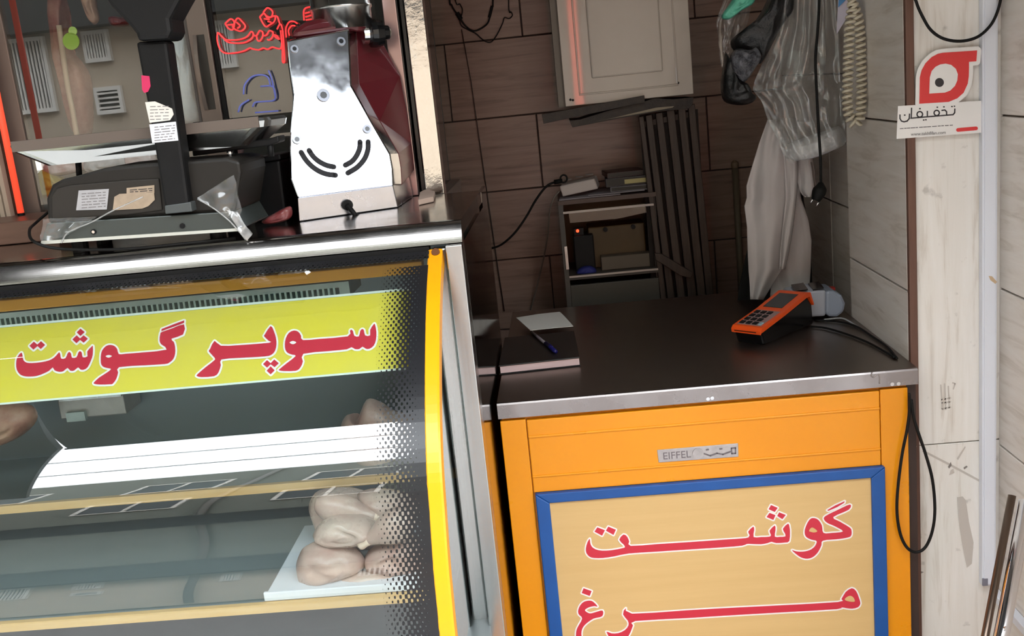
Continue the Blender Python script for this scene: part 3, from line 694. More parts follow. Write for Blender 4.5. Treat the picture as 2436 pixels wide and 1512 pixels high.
# ================================================================== WEIGHING SCALE ON THE DECK
class Pl:
    """vertical working plane through two floor points; depth d measured away from the viewer"""
    def __init__(s, a, b, tilt=0.0):
        s.o = Vector(a); s.u = (Vector(b)-Vector(a)); s.u.z = 0; s.u.normalize()
        s.n0 = Vector((-s.u.y, s.u.x, 0))
        if s.n0.y < 0: s.n0 = -s.n0
        s.n = (s.n0*math.cos(tilt)-Vector((0, 0, 1))*math.sin(tilt)).normalized()
    def at(s, x, y, d=0.0):
        r = ray(x, y); o = s.o+s.n0*d
        return CAM+r*((o-CAM).dot(s.n)/r.dot(s.n))
    def poly(s, pts, d=0.0): return [s.at(*p, d) for p in pts]
    def slab(s, name, pts, d0, d1, mat, parent, bevel=0.0, smooth=False):
        f = s.poly(pts, d0); return prism(name, f, offs(f, s.n0*(d1-d0)), mat, parent, bevel=bevel, smooth=smooth)
sp_ = Pl((-1, 1.955, 1.38), (0, 1.955, 1.38))
sc = thing('weighing_scale', 'black electronic weighing scale with steel pan and display post on the deck', 'scale', at_z(340, 590, DZ))
sp_.slab('base_strip', [(111, 531), (548, 503), (574, 545), (98, 577)], 0.0, 0.2, pbr('scale_base_grey', rgb(66, 72, 70), 0.22, 0.2), sc, 0.002)
sp_.slab('lower_edge', [(98, 573), (574, 542), (575, 549), (97, 581)], -0.004, 0.02, pbr('clouded_edge', rgb(196, 196, 186), 0.4), sc)
sp_.slab('housing', [(113, 530), (109, 472), (122, 440), (145, 427), (190, 416), (245, 400), (345, 390), (540, 376), (570, 384), (574, 410), (560, 502)], 0.012, 0.19, pbr('scale_housing', rgb(38, 35, 32), 0.45, spec=0.3, noise=0.2, nscale=20), sc, 0.006)
sp_.slab('service_panel', [(122, 522), (121, 465), (133, 448), (165, 440), (300, 428), (378, 424), (386, 500), (300, 512)], 0.008, 0.014, pbr('scale_panel', rgb(48, 44, 40), 0.5, spec=0.3), sc, 0.003)
for px, py in ((190, 600), (520, 585)):
    q = sp_.at(px, py-20, 0.05)
    disc('foot', (q.x, q.y, DZ+0.0005), (0, 0, 1), 0.016, 0.038, rubber, sc, 16)
    q2 = q+sp_.n0*0.11; disc('foot', (q2.x, q2.y, DZ+0.0005), (0, 0, 1), 0.016, 0.038, rubber, sc, 16)
for px, py, mt in ((223, 551, chrome), (434, 537, black_plastic)):
    q = sp_.at(px, py, -0.001); disc('screw', q, -sp_.n0, 0.0052, 0.002, black_plastic, sc, 14); disc('screw_head', q-sp_.n0*0.002, -sp_.n0, 0.003, 0.001, mt, sc, 12)
def plabel(pts, d, mat=label_paper, nm='label_sticker'): return sp_.slab(nm, pts, d-0.0012, d, mat, sc)
tan = pbr('tan_label_paper', rgb(176, 156, 134), 0.65, noise=0.4, nscale=50)
def print_lines(parent, x0, y0, x1, y1, n, d, slope=-0.07, wpx=2.0, mat=None):
    st_ = []
    for k in range(n):
        y = y0+(y1-y0)*(k+0.5)/n; x = x0+(0.1*(x1-x0))
        while x < x1-6:
            e = min(x1-4, x+R.uniform(6, 20)); st_.append([(x, y+(x-x0)*slope), (e, y+(e-x0)*slope)]); x = e+R.uniform(3, 6)
    ribbon('print', st_, lambda a, b, dd: sp_.at(a, b, d-0.0016), mat or grey_ink, parent, wpx)
lb = plabel([(187, 453), (259, 449), (254, 498), (181, 500)], 0.0072); print_lines(lb, 188, 458, 255, 498, 6, 0.0072)
lb = plabel([(301, 447), (367, 440), (367, 459), (301, 464)], 0.0072, tan); print_lines(lb, 303, 450, 366, 464, 3, 0.0072, mat=ink)
plabel([(272, 468), (284, 461), (366, 457), (368, 475), (353, 490), (338, 496), (268, 500)], 0.0066, tan)
# post and display head
PD = -0.012
post = sp_.slab('post', [(393, 508), (452, 503), (434, 370), (396, 96), (322, 100), (349, 245)], PD, PD+0.044, black_plastic, sc, 0.006)
sp_.slab('post_foot', [(391, 489), (453, 480), (457, 503), (393, 509)], PD-0.003, PD+0.045, pbr('post_foot_grey', rgb(74, 78, 78), 0.4), sc, 0.002)
sp_.slab('display_head', [(226, -40), (262, 14), (306, 60), (322, 80), (326, 98), (400, 94), (408, 74), (404, 45), (424, 8), (452, -40)], PD-0.02, PD+0.06, pbr('display_head_black', rgb(24, 24, 25), 0.5, spec=0.25), sc, 0.008)
lb = sp_.slab('label_sticker', [(345, 243), (368, 241), (409, 258), (413, 272), (404, 286), (356, 292)], PD-0.0012, PD, paper, sc); print_lines(lb, 352, 250, 405, 288, 5, PD, -0.03, 1.6)
lb = sp_.slab('label_sticker', [(355, 296), (418, 289), (424, 334), (362, 340)], PD-0.0014, PD, white_plastic, sc); print_lines(lb, 362, 300, 420, 338, 6, PD-0.0004, -0.1, 1.6)
sp_.slab('tag_sticker', [(336, 179), (355, 181), (358, 205), (352, 218), (343, 221), (338, 213)], PD-0.0012, PD, pbr('pink_sticker', rgb(210, 44, 96), 0.5), sc)
# pan
def loop(pts, d): return sp_.poly(pts, d)
PANM = pbr('pan_steel', rgb(200, 202, 200), 0.2, 1.0, nscale=5, rvar=0.06)
PX0, PX1, PZ = at_y(16, 347, 2.0).x, -0.560, at_y(357, 314, 2.0).z
rim_f = [Vector((PX0, 2.0, PZ)), Vector((PX1, 2.0, PZ))]; rim_b = offs(rim_f, (0, 0.172, 0))
bz_ = at_y(230, 382, 2.02).z
bot_f = [Vector((at_y(108, 384, 2.02).x, 2.006, bz_)), Vector((PX1-0.05, 2.02, bz_))]; bot_b = offs(bot_f, (0, 0.155, 0))
bm = bmesh.new()
def rloop(a, b, c, d, r=0.03, n=4):
    out = []
    cs = [a, b, c, d]
    for i in range(4):
        p, q, o_ = cs[i], cs[i-1], cs[(i+1) % 4]
        e1 = p+(q-p).normalized()*r; e2 = p+(o_-p).normalized()*r
        for k in range(n+1):
            t = k/n; out.append(e1*(1-t)**2+p*2*t*(1-t)+e2*t*t)
    return out
RL = rloop(rim_f[0], rim_f[1], rim_b[1], rim_b[0]); BL = rloop(bot_f[0], bot_f[1], bot_b[1], bot_b[0])
zz = Vector((0, 0, 1))
seq = [offs(RL, zz*0.006), [p+(p-sum(RL, Vector())/len(RL)).normalized()*0.004 for p in RL], offs(RL, -zz*0.012), BL, [p*0.97+sum(BL, Vector())/len(BL)*0.03+zz*0.002 for p in BL], offs([p+(sum(RL, Vector())/len(RL)-p).normalized()*0.008 for p in RL], -zz*0.006), offs([p+(sum(RL, Vector())/len(RL)-p).normalized()*0.006 for p in RL], zz*0.005)]
vv = [[bm.verts.new(p) for p in s] for s in seq]
for A, B_ in zip(vv, vv[1:]+vv[:1]):
    if A is vv[3]: continue
    for k in range(len(A)): bm.faces.new((A[k], A[(k+1) % len(A)], B_[(k+1) % len(A)], B_[k]))
bm.faces.new(vv[3]); bm.faces.new(vv[4][::-1])
pan = new_obj('pan', bm, PANM, sc)
box('rim_band', PX0+0.012, PX1-0.012, 1.9925, 1.9985, PZ-0.012, PZ+0.009, pbr('brown_rim_tape', rgb(104, 92, 84), 0.45), sc, bevel=0.001)
sp_.slab('pan_carrier', [(455, 352), (640, 330), (662, 322), (664, 338), (640, 346), (458, 372)], 0.09, 0.14, black_plastic, sc, 0.003)
for px, y0, y1 in ((186, 384, 421), (545, 345, 385), (642, 338, 372)):
    a = sp_.at(px, y0, 0.1); b = sp_.at(px+3, y1, 0.1); tube('pan_post', [a, b], 0.006, black_plastic if px != 545 else chrome, sc, 10)
tube('power_cord', spline([sp_.at(*p, d) for p, d in (((120, 500), 0.2), ((85, 530), 0.15), ((70, 548), 0.05), ((82, 575), -0.01), ((150, 592), 0.0), ((300, 592), 0.0), ((450, 578), 0.01), ((560, 566), 0.03))], 6), 0.003, rubber, sc, 8)
def crumple(nm, pts, d, mat, parent, amp=0.01, n=14, ws=45):
    a, b, c, e = (sp_.at(*p, d) for p in pts)
    def f(u, v):
        p = (a*(1-u)+b*u)*(1-v)+(e*(1-u)+c*u)*v
        return p-sp_.n0*(amp*(vnoise(p.x, p.z, 0.3, ws)+0.5*abs(vnoise(p.x, p.z, 2.1, ws*2.3))))
    return new_obj(nm, bm_grid(f, n, n), mat, parent, smooth=True)
crumple('plastic_wrap', [(470, 470), (558, 415), (575, 500), (565, 530)], -0.006, cling, sc)
crumple('plastic_wrap', [(540, 500), (565, 505), (600, 556), (588, 572)], -0.012, glass_mat('crumpled_wrap', (0.8, 0.8, 0.79, 1), 2.4, rough=0.15, haze=0.3), sc, 0.012)
crumple('plastic_wrap', [(105, 520), (232, 515), (160, 560), (98, 578)], -0.006, cling, sc)
tube('wrap_fold', spline([sp_.at(*p, -0.008) for p in ((340, 468), (270, 500), (218, 528), (176, 545), (157, 557), (146, 578))], 4), 0.0016, MATS['crumpled_wrap'], sc, 6)
tube('wrap_fold', spline([sp_.at(*p, -0.008) for p in ((470, 473), (505, 493), (540, 520), (560, 540), (585, 570))], 4), 0.0016, MATS['crumpled_wrap'], sc, 6)

# ================================================================== MEAT GRINDER
gp = Pl(at_z(712, 527, DZ+0.001), at_z(947, 493, DZ+0.001))
gt = Pl(gp.at(708, 470), gp.at(935, 440), tilt=0.268)
gr = thing('meat_grinder', 'maroon electric meat grinder with polished steel front plate beside the scale', 'grinder', at_z(840, 500, DZ))
PLM = pbr('plate_steel', rgb(214, 216, 220), 0.10, 1.0, nscale=14, rvar=0.05)
outl = [(682, 97), (756, 83), (830, 70), (833, 140), (836, 203), (884, 290), (928, 366), (934, 400), (936, 440), (820, 455), (708, 470), (691, 425), (689, 330), (697, 223), (688, 160)]
fr_ = gt.poly(outl)
ctr = sum(fr_, Vector())/len(fr_)
EX = Vector((0.02, 1, 0))
bk_ = [ctr+(p-ctr)*1.05+EX*0.075 for p in fr_]
prism('front_plate', fr_, bk_, PLM, gr, bevel=0.003)
b0 = [p+EX*0.001 for p in bk_]; b1 = [at_y(*p, 2.496) for p in ((722, 62), (800, 54), (872, 46), (916, 111), (952, 180), (968, 262), (979, 340), (984, 375), (986, 404), (880, 425), (765, 445), (750, 420), (748, 330), (746, 223), (738, 160))]
prism('body', b0, b1, maroon, gr, bevel=0.012)
b0 = gp.poly([(708, 470), (935, 440), (947, 493), (712, 527)]); prism('base', b0, [Vector((p.x+0.004, 2.497, p.z)) for p in b0], pbr('base_steel', rgb(196, 198, 206), 0.26, 1.0, noise=0.3, nscale=7, col2=rgb(170, 172, 184), rvar=0.05), gr, bevel=0.002)
b0 = gp.poly([(716, 522), (942, 489), (944, 494), (718, 528)], 0.02)
# domed collar and steel hopper neck
topc = gt.at(775, 80, 0.12)
coll = [gt.at(*p, d) for p, d in (((684, 92), 0.01), ((700, 66), 0.012), ((722, 51), 0.014), ((756, 43), 0.016), ((838, 34), 0.016), ((872, 40), 0.014), ((862, 78), 0.012), ((834, 72), 0.01))]
prism('collar', coll, [Vector((p.x+0.004, 2.497, p.z)) for p in coll], maroon, gr, bevel=0.012)
hc = gt.at(813, 38, 0.06); hr = 0.068
hop = new_obj('hopper_neck', bm_lathe([(hr, -0.03), (hr, 0.012), (hr*1.04, 0.014), (hr*1.04, 0.02), (hr, 0.022), (hr, 0.10), (hr*1.12, 0.16), (hr*1.1, 0.161), (hr*0.94, 0.10), (hr*0.94, 0.0)], hc, seg=40), steel, gr, smooth=False)
for p in hop.data.polygons: p.use_smooth = True
disc('peg', gt.at(757, 80, 0.03), (0, 0, 1), 0.006, 0.018, pbr('ivory_peg', rgb(206, 190, 176), 0.4), gr, 12)
# side lock knob
kc = gt.at(862, 82, 0.05); ax = gp.u
new_obj('knob_collar', bm_lathe([(0.021, 0), (0.022, 0.012), (0.02, 0.018)], kc, ax, 24), chrome, gr, smooth=False)
new_obj('knob', bm_lathe([(0.018, 0.014), (0.030, 0.018), (0.032, 0.03), (0.029, 0.046), (0.018, 0.05), (0.016, 0.062), (0.011, 0.066)], kc, ax, 20), black_gloss, gr, smooth=False)
tube('knob_lever', [kc+ax*0.03, kc+ax*0.034-zz*0.028-gp.n0*0.01], 0.006, chrome, gr, 10)
for px, py, r_ in ((700, 117, 8), (811, 99, 9), (769, 227, 13), (706, 332, 9), (873, 307, 9)):
    q = gt.at(px, py, 0); k = r_/F*2.2*1.2
    s = disc('screw', q-gt.n*0.0005, -gt.n, k, 0.003, pbr('screw_steel', rgb(120, 122, 128), 0.3, 1.0), gr, 18); disc('screw_socket', q-gt.n*0.0034, -gt.n, k*0.55, 0.0006, black_gloss, s, 8)
cs = 0.19837
for st_ in ([(285, 415), (330, 490), (400, 570), (490, 635), (590, 675), (695, 688)], [(380, 393), (430, 465), (500, 525), (590, 570), (675, 588)], [(990, 290), (985, 370), (945, 460), (890, 525), (815, 568)], [(1088, 288), (1085, 380), (1045, 490), (960, 590), (845, 662)]):
    pth = spline([gt.at(660+x*cs, 280+y*cs, 0)-gt.n*0.0006 for x, y in st_], 5)
    bm = bmesh.new(); wd = 0.0058; prev = None
    for i, p in enumerate(pth):
        t = (pth[min(i+1, len(pth)-1)]-pth[max(i-1, 0)]).normalized(); s_ = t.cross(gt.n)*wd
        cur = (bm.verts.new(p-s_), bm.verts.new(p+s_))
        if prev: bm.faces.new((prev[0], prev[1], cur[1], cur[0]))
        prev = cur
    for e in (pth[0], pth[-1]):
        bm.faces.new([bm.verts.new(e+(gp.u*math.cos(a)+gt.n.cross(gp.u)*math.sin(a))*wd) for a in [2*math.pi*k/14 for k in range(14)]])
    new_obj('vent_slot', bm, pbr('slot_dark', rgb(36, 36, 42), 0.7), gr)
g = gp.at(825, 487, 0); disc('cord_gland', g, -gp.n0, 0.012, 0.008, rubber, gr, 18)
tube('power_cord', spline([gp.at(826, 488, -0.01), gp.at(838, 502, -0.022), gp.at(846, 512, -0.025), gp.at(856, 514, -0.01)], 5), 0.0055, rubber, gr, 10)
for px, py in ((730, 528), (925, 500)):
    q = gp.at(px, py, 0.03)
tb_ = thing('black_tub', 'black plastic tub on the deck between the scale and the grinder', 'tub', at_y(640, 540, 2.26))
f_ = [at_y(*p, 2.25) for p in ((596, 392), (690, 378), (684, 530), (604, 542))]
f_ = [Vector((min(p.x, -0.612), p.y, max(p.z, DZ+0.001))) for p in f_]
g_ = offs(f_, (0, 0.22, 0)); prism('body', f_, g_, black_plastic, tb_, bevel=0.006)
r0_ = [f_[0]+Vector((-0.006, -0.006, 0.001)), f_[1]+Vector((0.004, -0.006, 0.001)), f_[1]+Vector((0.004, 0.226, 0.001)), f_[0]+Vector((-0.006, 0.226, 0.001))]
prism('rim', r0_, offs(r0_, (0, 0, 0.012)), black_plastic, tb_, bevel=0.003)
ms = puff('meat_scrap', [at_y(*p, 2.16) for p in ((622, 527), (650, 508), (690, 490), (694, 515), (672, 527), (640, 533))], 0.02, pbr('fresh_red_meat', rgb(120, 40, 42), 0.3, noise=0.7, nscale=40, col2=rgb(150, 100, 100)), None, wr=0.004, ws=60)
tag(ms, 'small red meat scrap on the deck left of the grinder base', 'meat')
card = prism('cardboard_scrap', [at_z(*p, DZ+0.001) for p in ((996, 488), (1032, 480), (1036, 466), (1015, 460), (1000, 468))], [at_z(*p, DZ+0.001)+zz*0.012 for p in ((996, 488), (1032, 480), (1036, 466), (1015, 460), (1000, 468))], pbr('torn_card', rgb(196, 172, 156), 0.8), None, bevel=0.002)
tag(card, 'torn pale cardboard scrap on the deck behind the grinder', 'cardboard')

# ================================================================== GLASS DOOR MEAT FRIDGE BEHIND THE DECK
fr = thing('meat_fridge', 'tall glass door fridge with hanging meat behind the deck', 'refrigerator', (-1.1, 2.7, 0))
frm = pbr('fridge_frame_brown', rgb(120, 108, 100), 0.3, 0.4)
FZ0, FZ1 = 0.02, 2.30
X = lambda px, py: at_y(px, py, YG).x
def vbar(nm, pxa, pxb, py, y0, y1, mat, parent=fr, bevel=0.002, z0=DZ+0.001):
    return box(nm, X(pxa, py), X(pxb, py), y0, y1, z0, FZ1, mat, parent, bevel=bevel)
box('rear_liner', -2.0, X(1010, 450), 3.12, 3.14, FZ0, FZ1, pbr('fridge_liner', rgb(74, 76, 74), 0.5), fr)
box('roof', -2.0, X(1057, 450), YG-0.01, 3.14, FZ1, FZ1+0.05, frm, fr)
box('lower_cabinet', -2.0, X(1040, 450), 2.68, 3.14, FZ0, DZ-0.02, frm, fr)
box('sill', -2.0, X(1010, 452), YG+0.002, 3.12, DZ-0.02, DZ+0.012, brown_board, fr)
box('side_wall', X(1010, 450)-0.01, X(1010, 450), YG+0.05, 3.12, DZ-0.02, FZ1, black_gloss, fr)
vbar('corner_post', 1014, 1057, 450, YG-0.012, YG+0.04, pbr('dented_chrome', rgb(215, 214, 212), 0.07, 1.0, nscale=16, bump=0.12), z0=DZ-0.02)
vbar('dark_stile', 978, 1013, 450, YG-0.004, YG+0.03, black_gloss, z0=DZ-0.02)
vbar('light_stile', 908, 941, 0, YG-0.008, YG+0.03, pbr('rosy_aluminium', rgb(176, 150, 146), 0.25, 0.7))
vbar('gasket', 942, 952, 0, YG-0.004, YG+0.03, rubber)
# door meeting stile with recessed pull
ds = vbar('door_stile', 462, 512, 150, YG-0.012, YG+0.03, frm)
pz = [at_y(490, y, YG).z for y in (82, 262)]
hx0, hx1 = X(478, 170), X(503, 170)
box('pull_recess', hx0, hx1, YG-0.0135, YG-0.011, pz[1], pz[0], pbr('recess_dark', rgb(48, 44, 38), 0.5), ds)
bm = bmesh.new(); N_ = 16; prev = None
for k in range(N_+1):
    t = k/N_; z = pz[0]+(pz[1]-pz[0])*t; o_ = 0.016*math.sin(math.pi*t); xx = hx0+0.004
    cur = [bm.verts.new(p) for p in ((xx-0.004, YG-0.013-o_, z), (xx+0.005, YG-0.013-o_, z), (xx+0.005, YG-0.018-o_, z), (xx-0.004, YG-0.018-o_, z))]
    if prev:
        for i in range(4): bm.faces.new((prev[i], prev[(i+1) % 4], cur[(i+1) % 4], cur[i]))
    else: bm.faces.new(cur)
    prev = cur
bm.faces.new(prev[::-1]); new_obj('pull_handle', bm, pbr('pull_bronze', rgb(126, 114, 106), 0.3, 0.5), ds, smooth=False)
vbar('gasket', 513, 524, 150, YG-0.006, YG+0.03, rubber)
vbar('gasket', 452, 461, 150, YG-0.002, YG+0.03, pbr('grey_gasket', rgb(96, 90, 86), 0.5))
vbar('left_stile', -60, 12, 300, YG-0.012, YG+0.03, brown_wood)
vbar('left_inner_stile', 12, 58, 300, YG-0.006, YG+0.02, frm)
for nm, pa, pb, py in (('door_glass', 58, 452, 300), ('door_glass', 524, 908, 150)):
    x0, x1 = X(pa, py), X(pb, 150)
    new_obj(nm, bm_grid(lambda u, v: Vector((x0+(x1-x0)*u, YG, DZ+0.012+(FZ1-DZ-0.012)*v)), 1, 1), fridge_glass, fr)
xa, xb = X(952, 0), X(978, 450)
# cream boards and wooden base at the far left of the deck
wb = box('wooden_block', at_z(5, 610, DZ).x-0.4, at_z(175, 560, DZ).x, 2.28, 2.50, DZ+0.001, DZ+0.052, brown_board, None, bevel=0.003)
tag(wb, 'brown laminate board lying on the deck left of the scale', 'board')
for k, px in enumerate((2, 16, 28)):
    a = [at_y(px-6, 300, 2.45), at_y(px+4, 300, 2.45)]
    q0 = at_y(px-8+k*2, 540, 2.46); q1 = at_y(px+2+k*2, 540, 2.46)
    b_ = box('cream_batten', q0.x, q1.x, 2.455, 2.475, DZ+0.052, 1.85, pbr('cream_batten_wood', rgb(190, 176, 156), 0.6), None)
    tag(b_, ('outermost', 'middle', 'innermost')[k]+' cream wooden batten standing at the left edge by the red light tube', 'batten', 'cream battens')
a, b = at_y(8, 275, 2.44), at_y(52, 508, 2.44)
rt = thing('red_light_tube', 'glowing orange red light tube standing at the left edge behind the scale', 'light tube', (b.x, b.y, b.z))
tube('glowing_tube', [Vector((b.x-0.002, 2.44, b.z)), Vector((a.x-0.004, 2.44, a.z+0.3))], 0.0078, emit_mat('red_orange_glow', rgb(255, 84, 56), 1.1), rt, 12)
disc('end_cap', (b.x-0.002, 2.44, b.z-0.02), (0, 0, 1), 0.009, 0.022, black_plastic, rt, 12)

# neon word on the right hand door
def neon(nm, strokes, mat, r_, parent, Yn):
    bm = bmesh.new()
    for s in strokes: bm_tube(spline([at_y(480+x*0.21173, y*0.21173, Yn) for x, y in s], 4), r_, 6, bm)
    return new_obj(nm, bm, mat, parent, smooth=True)
NE = emit_mat('red_neon_glow', rgb(255, 60, 62), 1.6)
YN = YG-0.012
ns = thing('red_neon_sign', 'red neon word outlined on the right fridge door behind the grinder', 'neon sign', at_y(600, 100, YN))
neon('neon_te_sheen', [[(180, 360), (172, 430), (190, 520), (230, 580), (290, 600), (400, 590), (480, 570), (540, 540), (570, 550), (640, 560), (690, 540), (740, 555), (790, 530), (850, 545), (890, 540), (900, 480)],
     [(190, 370), (225, 410), (270, 445), (350, 450), (440, 440), (510, 410), (555, 355), (578, 380), (570, 420), (530, 455), (470, 480), (380, 485), (300, 475), (255, 445)],
     [(580, 395), (615, 400), (650, 345), (685, 365), (680, 420), (650, 460), (625, 450), (615, 405)], [(685, 400), (725, 395), (760, 345), (800, 365), (790, 420), (755, 450), (735, 440)], [(800, 390), (840, 400), (870, 440), (845, 430), (815, 405)],
     [(845, 330), (880, 270), (905, 320), (915, 420), (925, 560), (930, 690), (908, 690), (905, 560), (895, 440), (885, 340)]], NE, 0.0019, ns, YN)
neon('neon_dots', [[(262, 265), (325, 212), (365, 250), (350, 330), (300, 320), (262, 265)], [(345, 300), (400, 205), (450, 240), (490, 300), (440, 350), (375, 330), (345, 300)], [(290, 280), (350, 275)], [(390, 250), (430, 290), (400, 320)]], NE, 0.0019, ns, YN)
neon('neon_dots', [[(690, 140), (740, 88), (795, 130), (780, 190), (730, 180), (690, 140)], [(652, 190), (700, 150), (740, 200), (820, 180), (815, 240), (760, 280), (720, 300), (680, 250), (652, 190)], [(700, 210), (760, 220)], [(820, 180), (850, 190), (880, 280)], [(740, 240), (780, 250)]], NE, 0.0019, ns, YN)
neon('neon_vav_gaf', [[(950, 420), (945, 320), (980, 250), (1030, 240), (1075, 265)], [(985, 400), (975, 340), (1010, 290), (1050, 290)], [(1150, 230), (1145, 130), (1170, 90), (1230, 75)], [(1160, 150), (1230, 130)], [(1165, 190), (1235, 170)], [(1170, 225), (1235, 215)]], NE, 0.0019, ns, YN)
bs = thing('blue_glass_reflection', 'pale blue reflection low on the right fridge door, built as glowing lines', 'neon sign', at_y(620, 230, YN))  # a reflection in the door glass, drawn with glowing strokes
neon('blue_reflection_line', [[(470, 1060), (480, 960), (540, 880), (610, 845), (700, 845), (750, 880), (770, 960)], [(660, 970), (770, 965), (815, 1000), (820, 1120), (690, 1140), (600, 1150), (570, 1200)], [(410, 1260), (440, 1180), (530, 1120)], [(750, 790), (790, 900), (830, 1100)], [(600, 1265), (860, 1245)]], emit_mat('pale_blue_reflection', rgb(120, 130, 210), 0.45), 0.0022, bs, YN)

# meat and packs inside
meat = pbr('raw_meat', rgb(150, 84, 76), 0.4, noise=0.8, nscale=14, col2=rgb(196, 152, 130), bump=0.3)
fat = pbr('fatty_meat', rgb(196, 160, 136), 0.4, noise=0.7, nscale=16, col2=rgb(140, 74, 66), bump=0.3)
def fpuff(nm, pts, Y, dep, mat, label, cat, wr=0.012, parts=None):
    o = puff(nm, [at_y(*p, Y) for p in pts], dep, mat, None, wr=wr, ws=22, back=0.8)
    return tag(o, label, cat)
c1 = thing('hanging_carcass', 'large pink hanging carcass side behind the left fridge glass', 'meat', at_y(180, 310, 2.74))
puff('flank', [at_y(*p, 2.74) for p in ((118, -30), (150, -30), (156, 60), (165, 110), (196, 150), (214, 185), (222, 240), (218, 320), (185, 330), (160, 240), (140, 170), (128, 90))], 0.06, meat, c1, wr=0.02, ws=18)
tube('rib_edge', spline([at_y(*p, 2.665) for p in ((140, 60), (150, 130), (160, 200), (172, 260), (184, 330))], 5), 0.007, pbr('fat_white', rgb(214, 190, 160), 0.45), c1, 8)
tube('hook', spline([at_y(*p, 2.72) for p in ((134, -30), (134, -60), (138, -90))], 4), 0.004, chrome, c1, 8)
fpuff('meat_cut', ((192, -30), (220, -30), (226, 15), (235, 48), (222, 58), (206, 30)), 2.70, 0.03, fat, 'pale fatty meat strip hanging beside the carcass at the scale head', 'meat')
fpuff('liver_cut', ((262, 40), (300, 44), (305, 60), (270, 62)), 2.74, 0.03, pbr('dark_liver', rgb(120, 34, 38), 0.3), 'small dark red cut peeking out left of the scale head', 'meat')
fpuff('wrapped_meat', ((424, -10), (448, -10), (456, 60), (462, 110), (472, 180), (474, 240), (478, 288), (440, 296), (430, 220), (420, 150), (402, 90), (412, 40)), 2.60, 0.035, pbr('blue_white_wrap', rgb(222, 234, 240), 0.25, noise=0.6, nscale=16, col2=rgb(190, 206, 220), bump=0.6), 'pale blue plastic wrapped meat hanging right of the scale post', 'meat', 0.02)
pk = ((('pink_pack'), ((108, 386), (200, 378), (206, 402), (120, 420)), rgb(196, 164, 160), 'pink shrink wrapped meat pack showing under the left end of the pan'), ('silver_pack', ((205, 378), (300, 368), (306, 398), (212, 412)), rgb(176, 186, 196), 'silvery wrapped pack behind the scale under the pan'), ('rosy_pack', ((302, 366), (362, 362), (366, 392), (306, 400)), rgb(206, 180, 184), 'rosy wrapped pack left of the scale post under the pan'), ('red_pack', ((500, 348), (570, 340), (574, 372), (505, 380)), rgb(200, 110, 96), 'red meat pack right of the scale post under the pan'))
for nm, pts, c_, lbl in pk:
    q = [at_y(*p, 2.60) for p in pts]
    z_ = min(p.z for p in q)
    fpuff(nm, pts, 2.60, 0.03, pbr(nm+'_film', c_, 0.15, noise=0.7, nscale=25, col2=rgb(220, 220, 226), bump=0.5), lbl, 'meat pack')
yb_ = fpuff('yellow_cloth', ((92, 410), (125, 405), (150, 425), (165, 445), (150, 470), (100, 470)), 2.60, 0.04, pbr('yellow_cloth', rgb(176, 160, 60), 0.7), 'yellow cloth bundle behind the left end of the scale', 'cloth')
wj = thing('dark_jar', 'dark lidded jar behind the glass beside the red light tube', 'jar', at_y(70, 500, 2.58))
qj = at_y(70, 500, 2.58); ht = at_y(70, 412, 2.58).z-qj.z
new_obj('body', bm_lathe([(0.026, 0), (0.028, 0.01), (0.028, ht*0.6), (0.022, ht*0.68)], qj, seg=20), pbr('smoky_glass', rgb(70, 66, 66), 0.15), wj)
new_obj('lid', bm_lathe([(0.024, ht*0.68), (0.025, ht*0.7), (0.025, ht*0.98), (0.02, ht)], qj, seg=20), black_plastic, wj)
lm = thing('fridge_lamp', 'bright white lamp panel inside the fridge at the left end of the pan', 'lamp', at_y(60, 400, 2.63))
a, b = at_y(24, 368, 2.64), at_y(98, 404, 2.64)
box('lamp_housing', a.x-0.01, b.x+0.01, 2.645, 2.68, b.z-0.01, a.z+0.01, white_plastic, lm)
box('lamp_diffuser', a.x, b.x, 2.635, 2.6445, b.z, a.z, emit_mat('warm_lamp_glow', (1.0, 0.96, 0.82, 1), 2.2), lm)
gl_ = thing('green_led_glint', 'lime green LED reflection over the carcass, painted as round discs', 'reflection', at_y(170, 98, 2.60))  # LED reflection in the glass, put in as lime coloured discs
disc('glint_disc', at_y(170, 98, 2.60), (0, -1, 0), 0.021, 0.003, pbr('lime_glint', rgb(150, 196, 40), 0.5), gl_, 20)
disc('glint_spot', at_y(174, 74, 2.60), (0, -1, 0), 0.011, 0.003, pbr('pale_lime_glint', rgb(196, 230, 120), 0.5), gl_, 16)

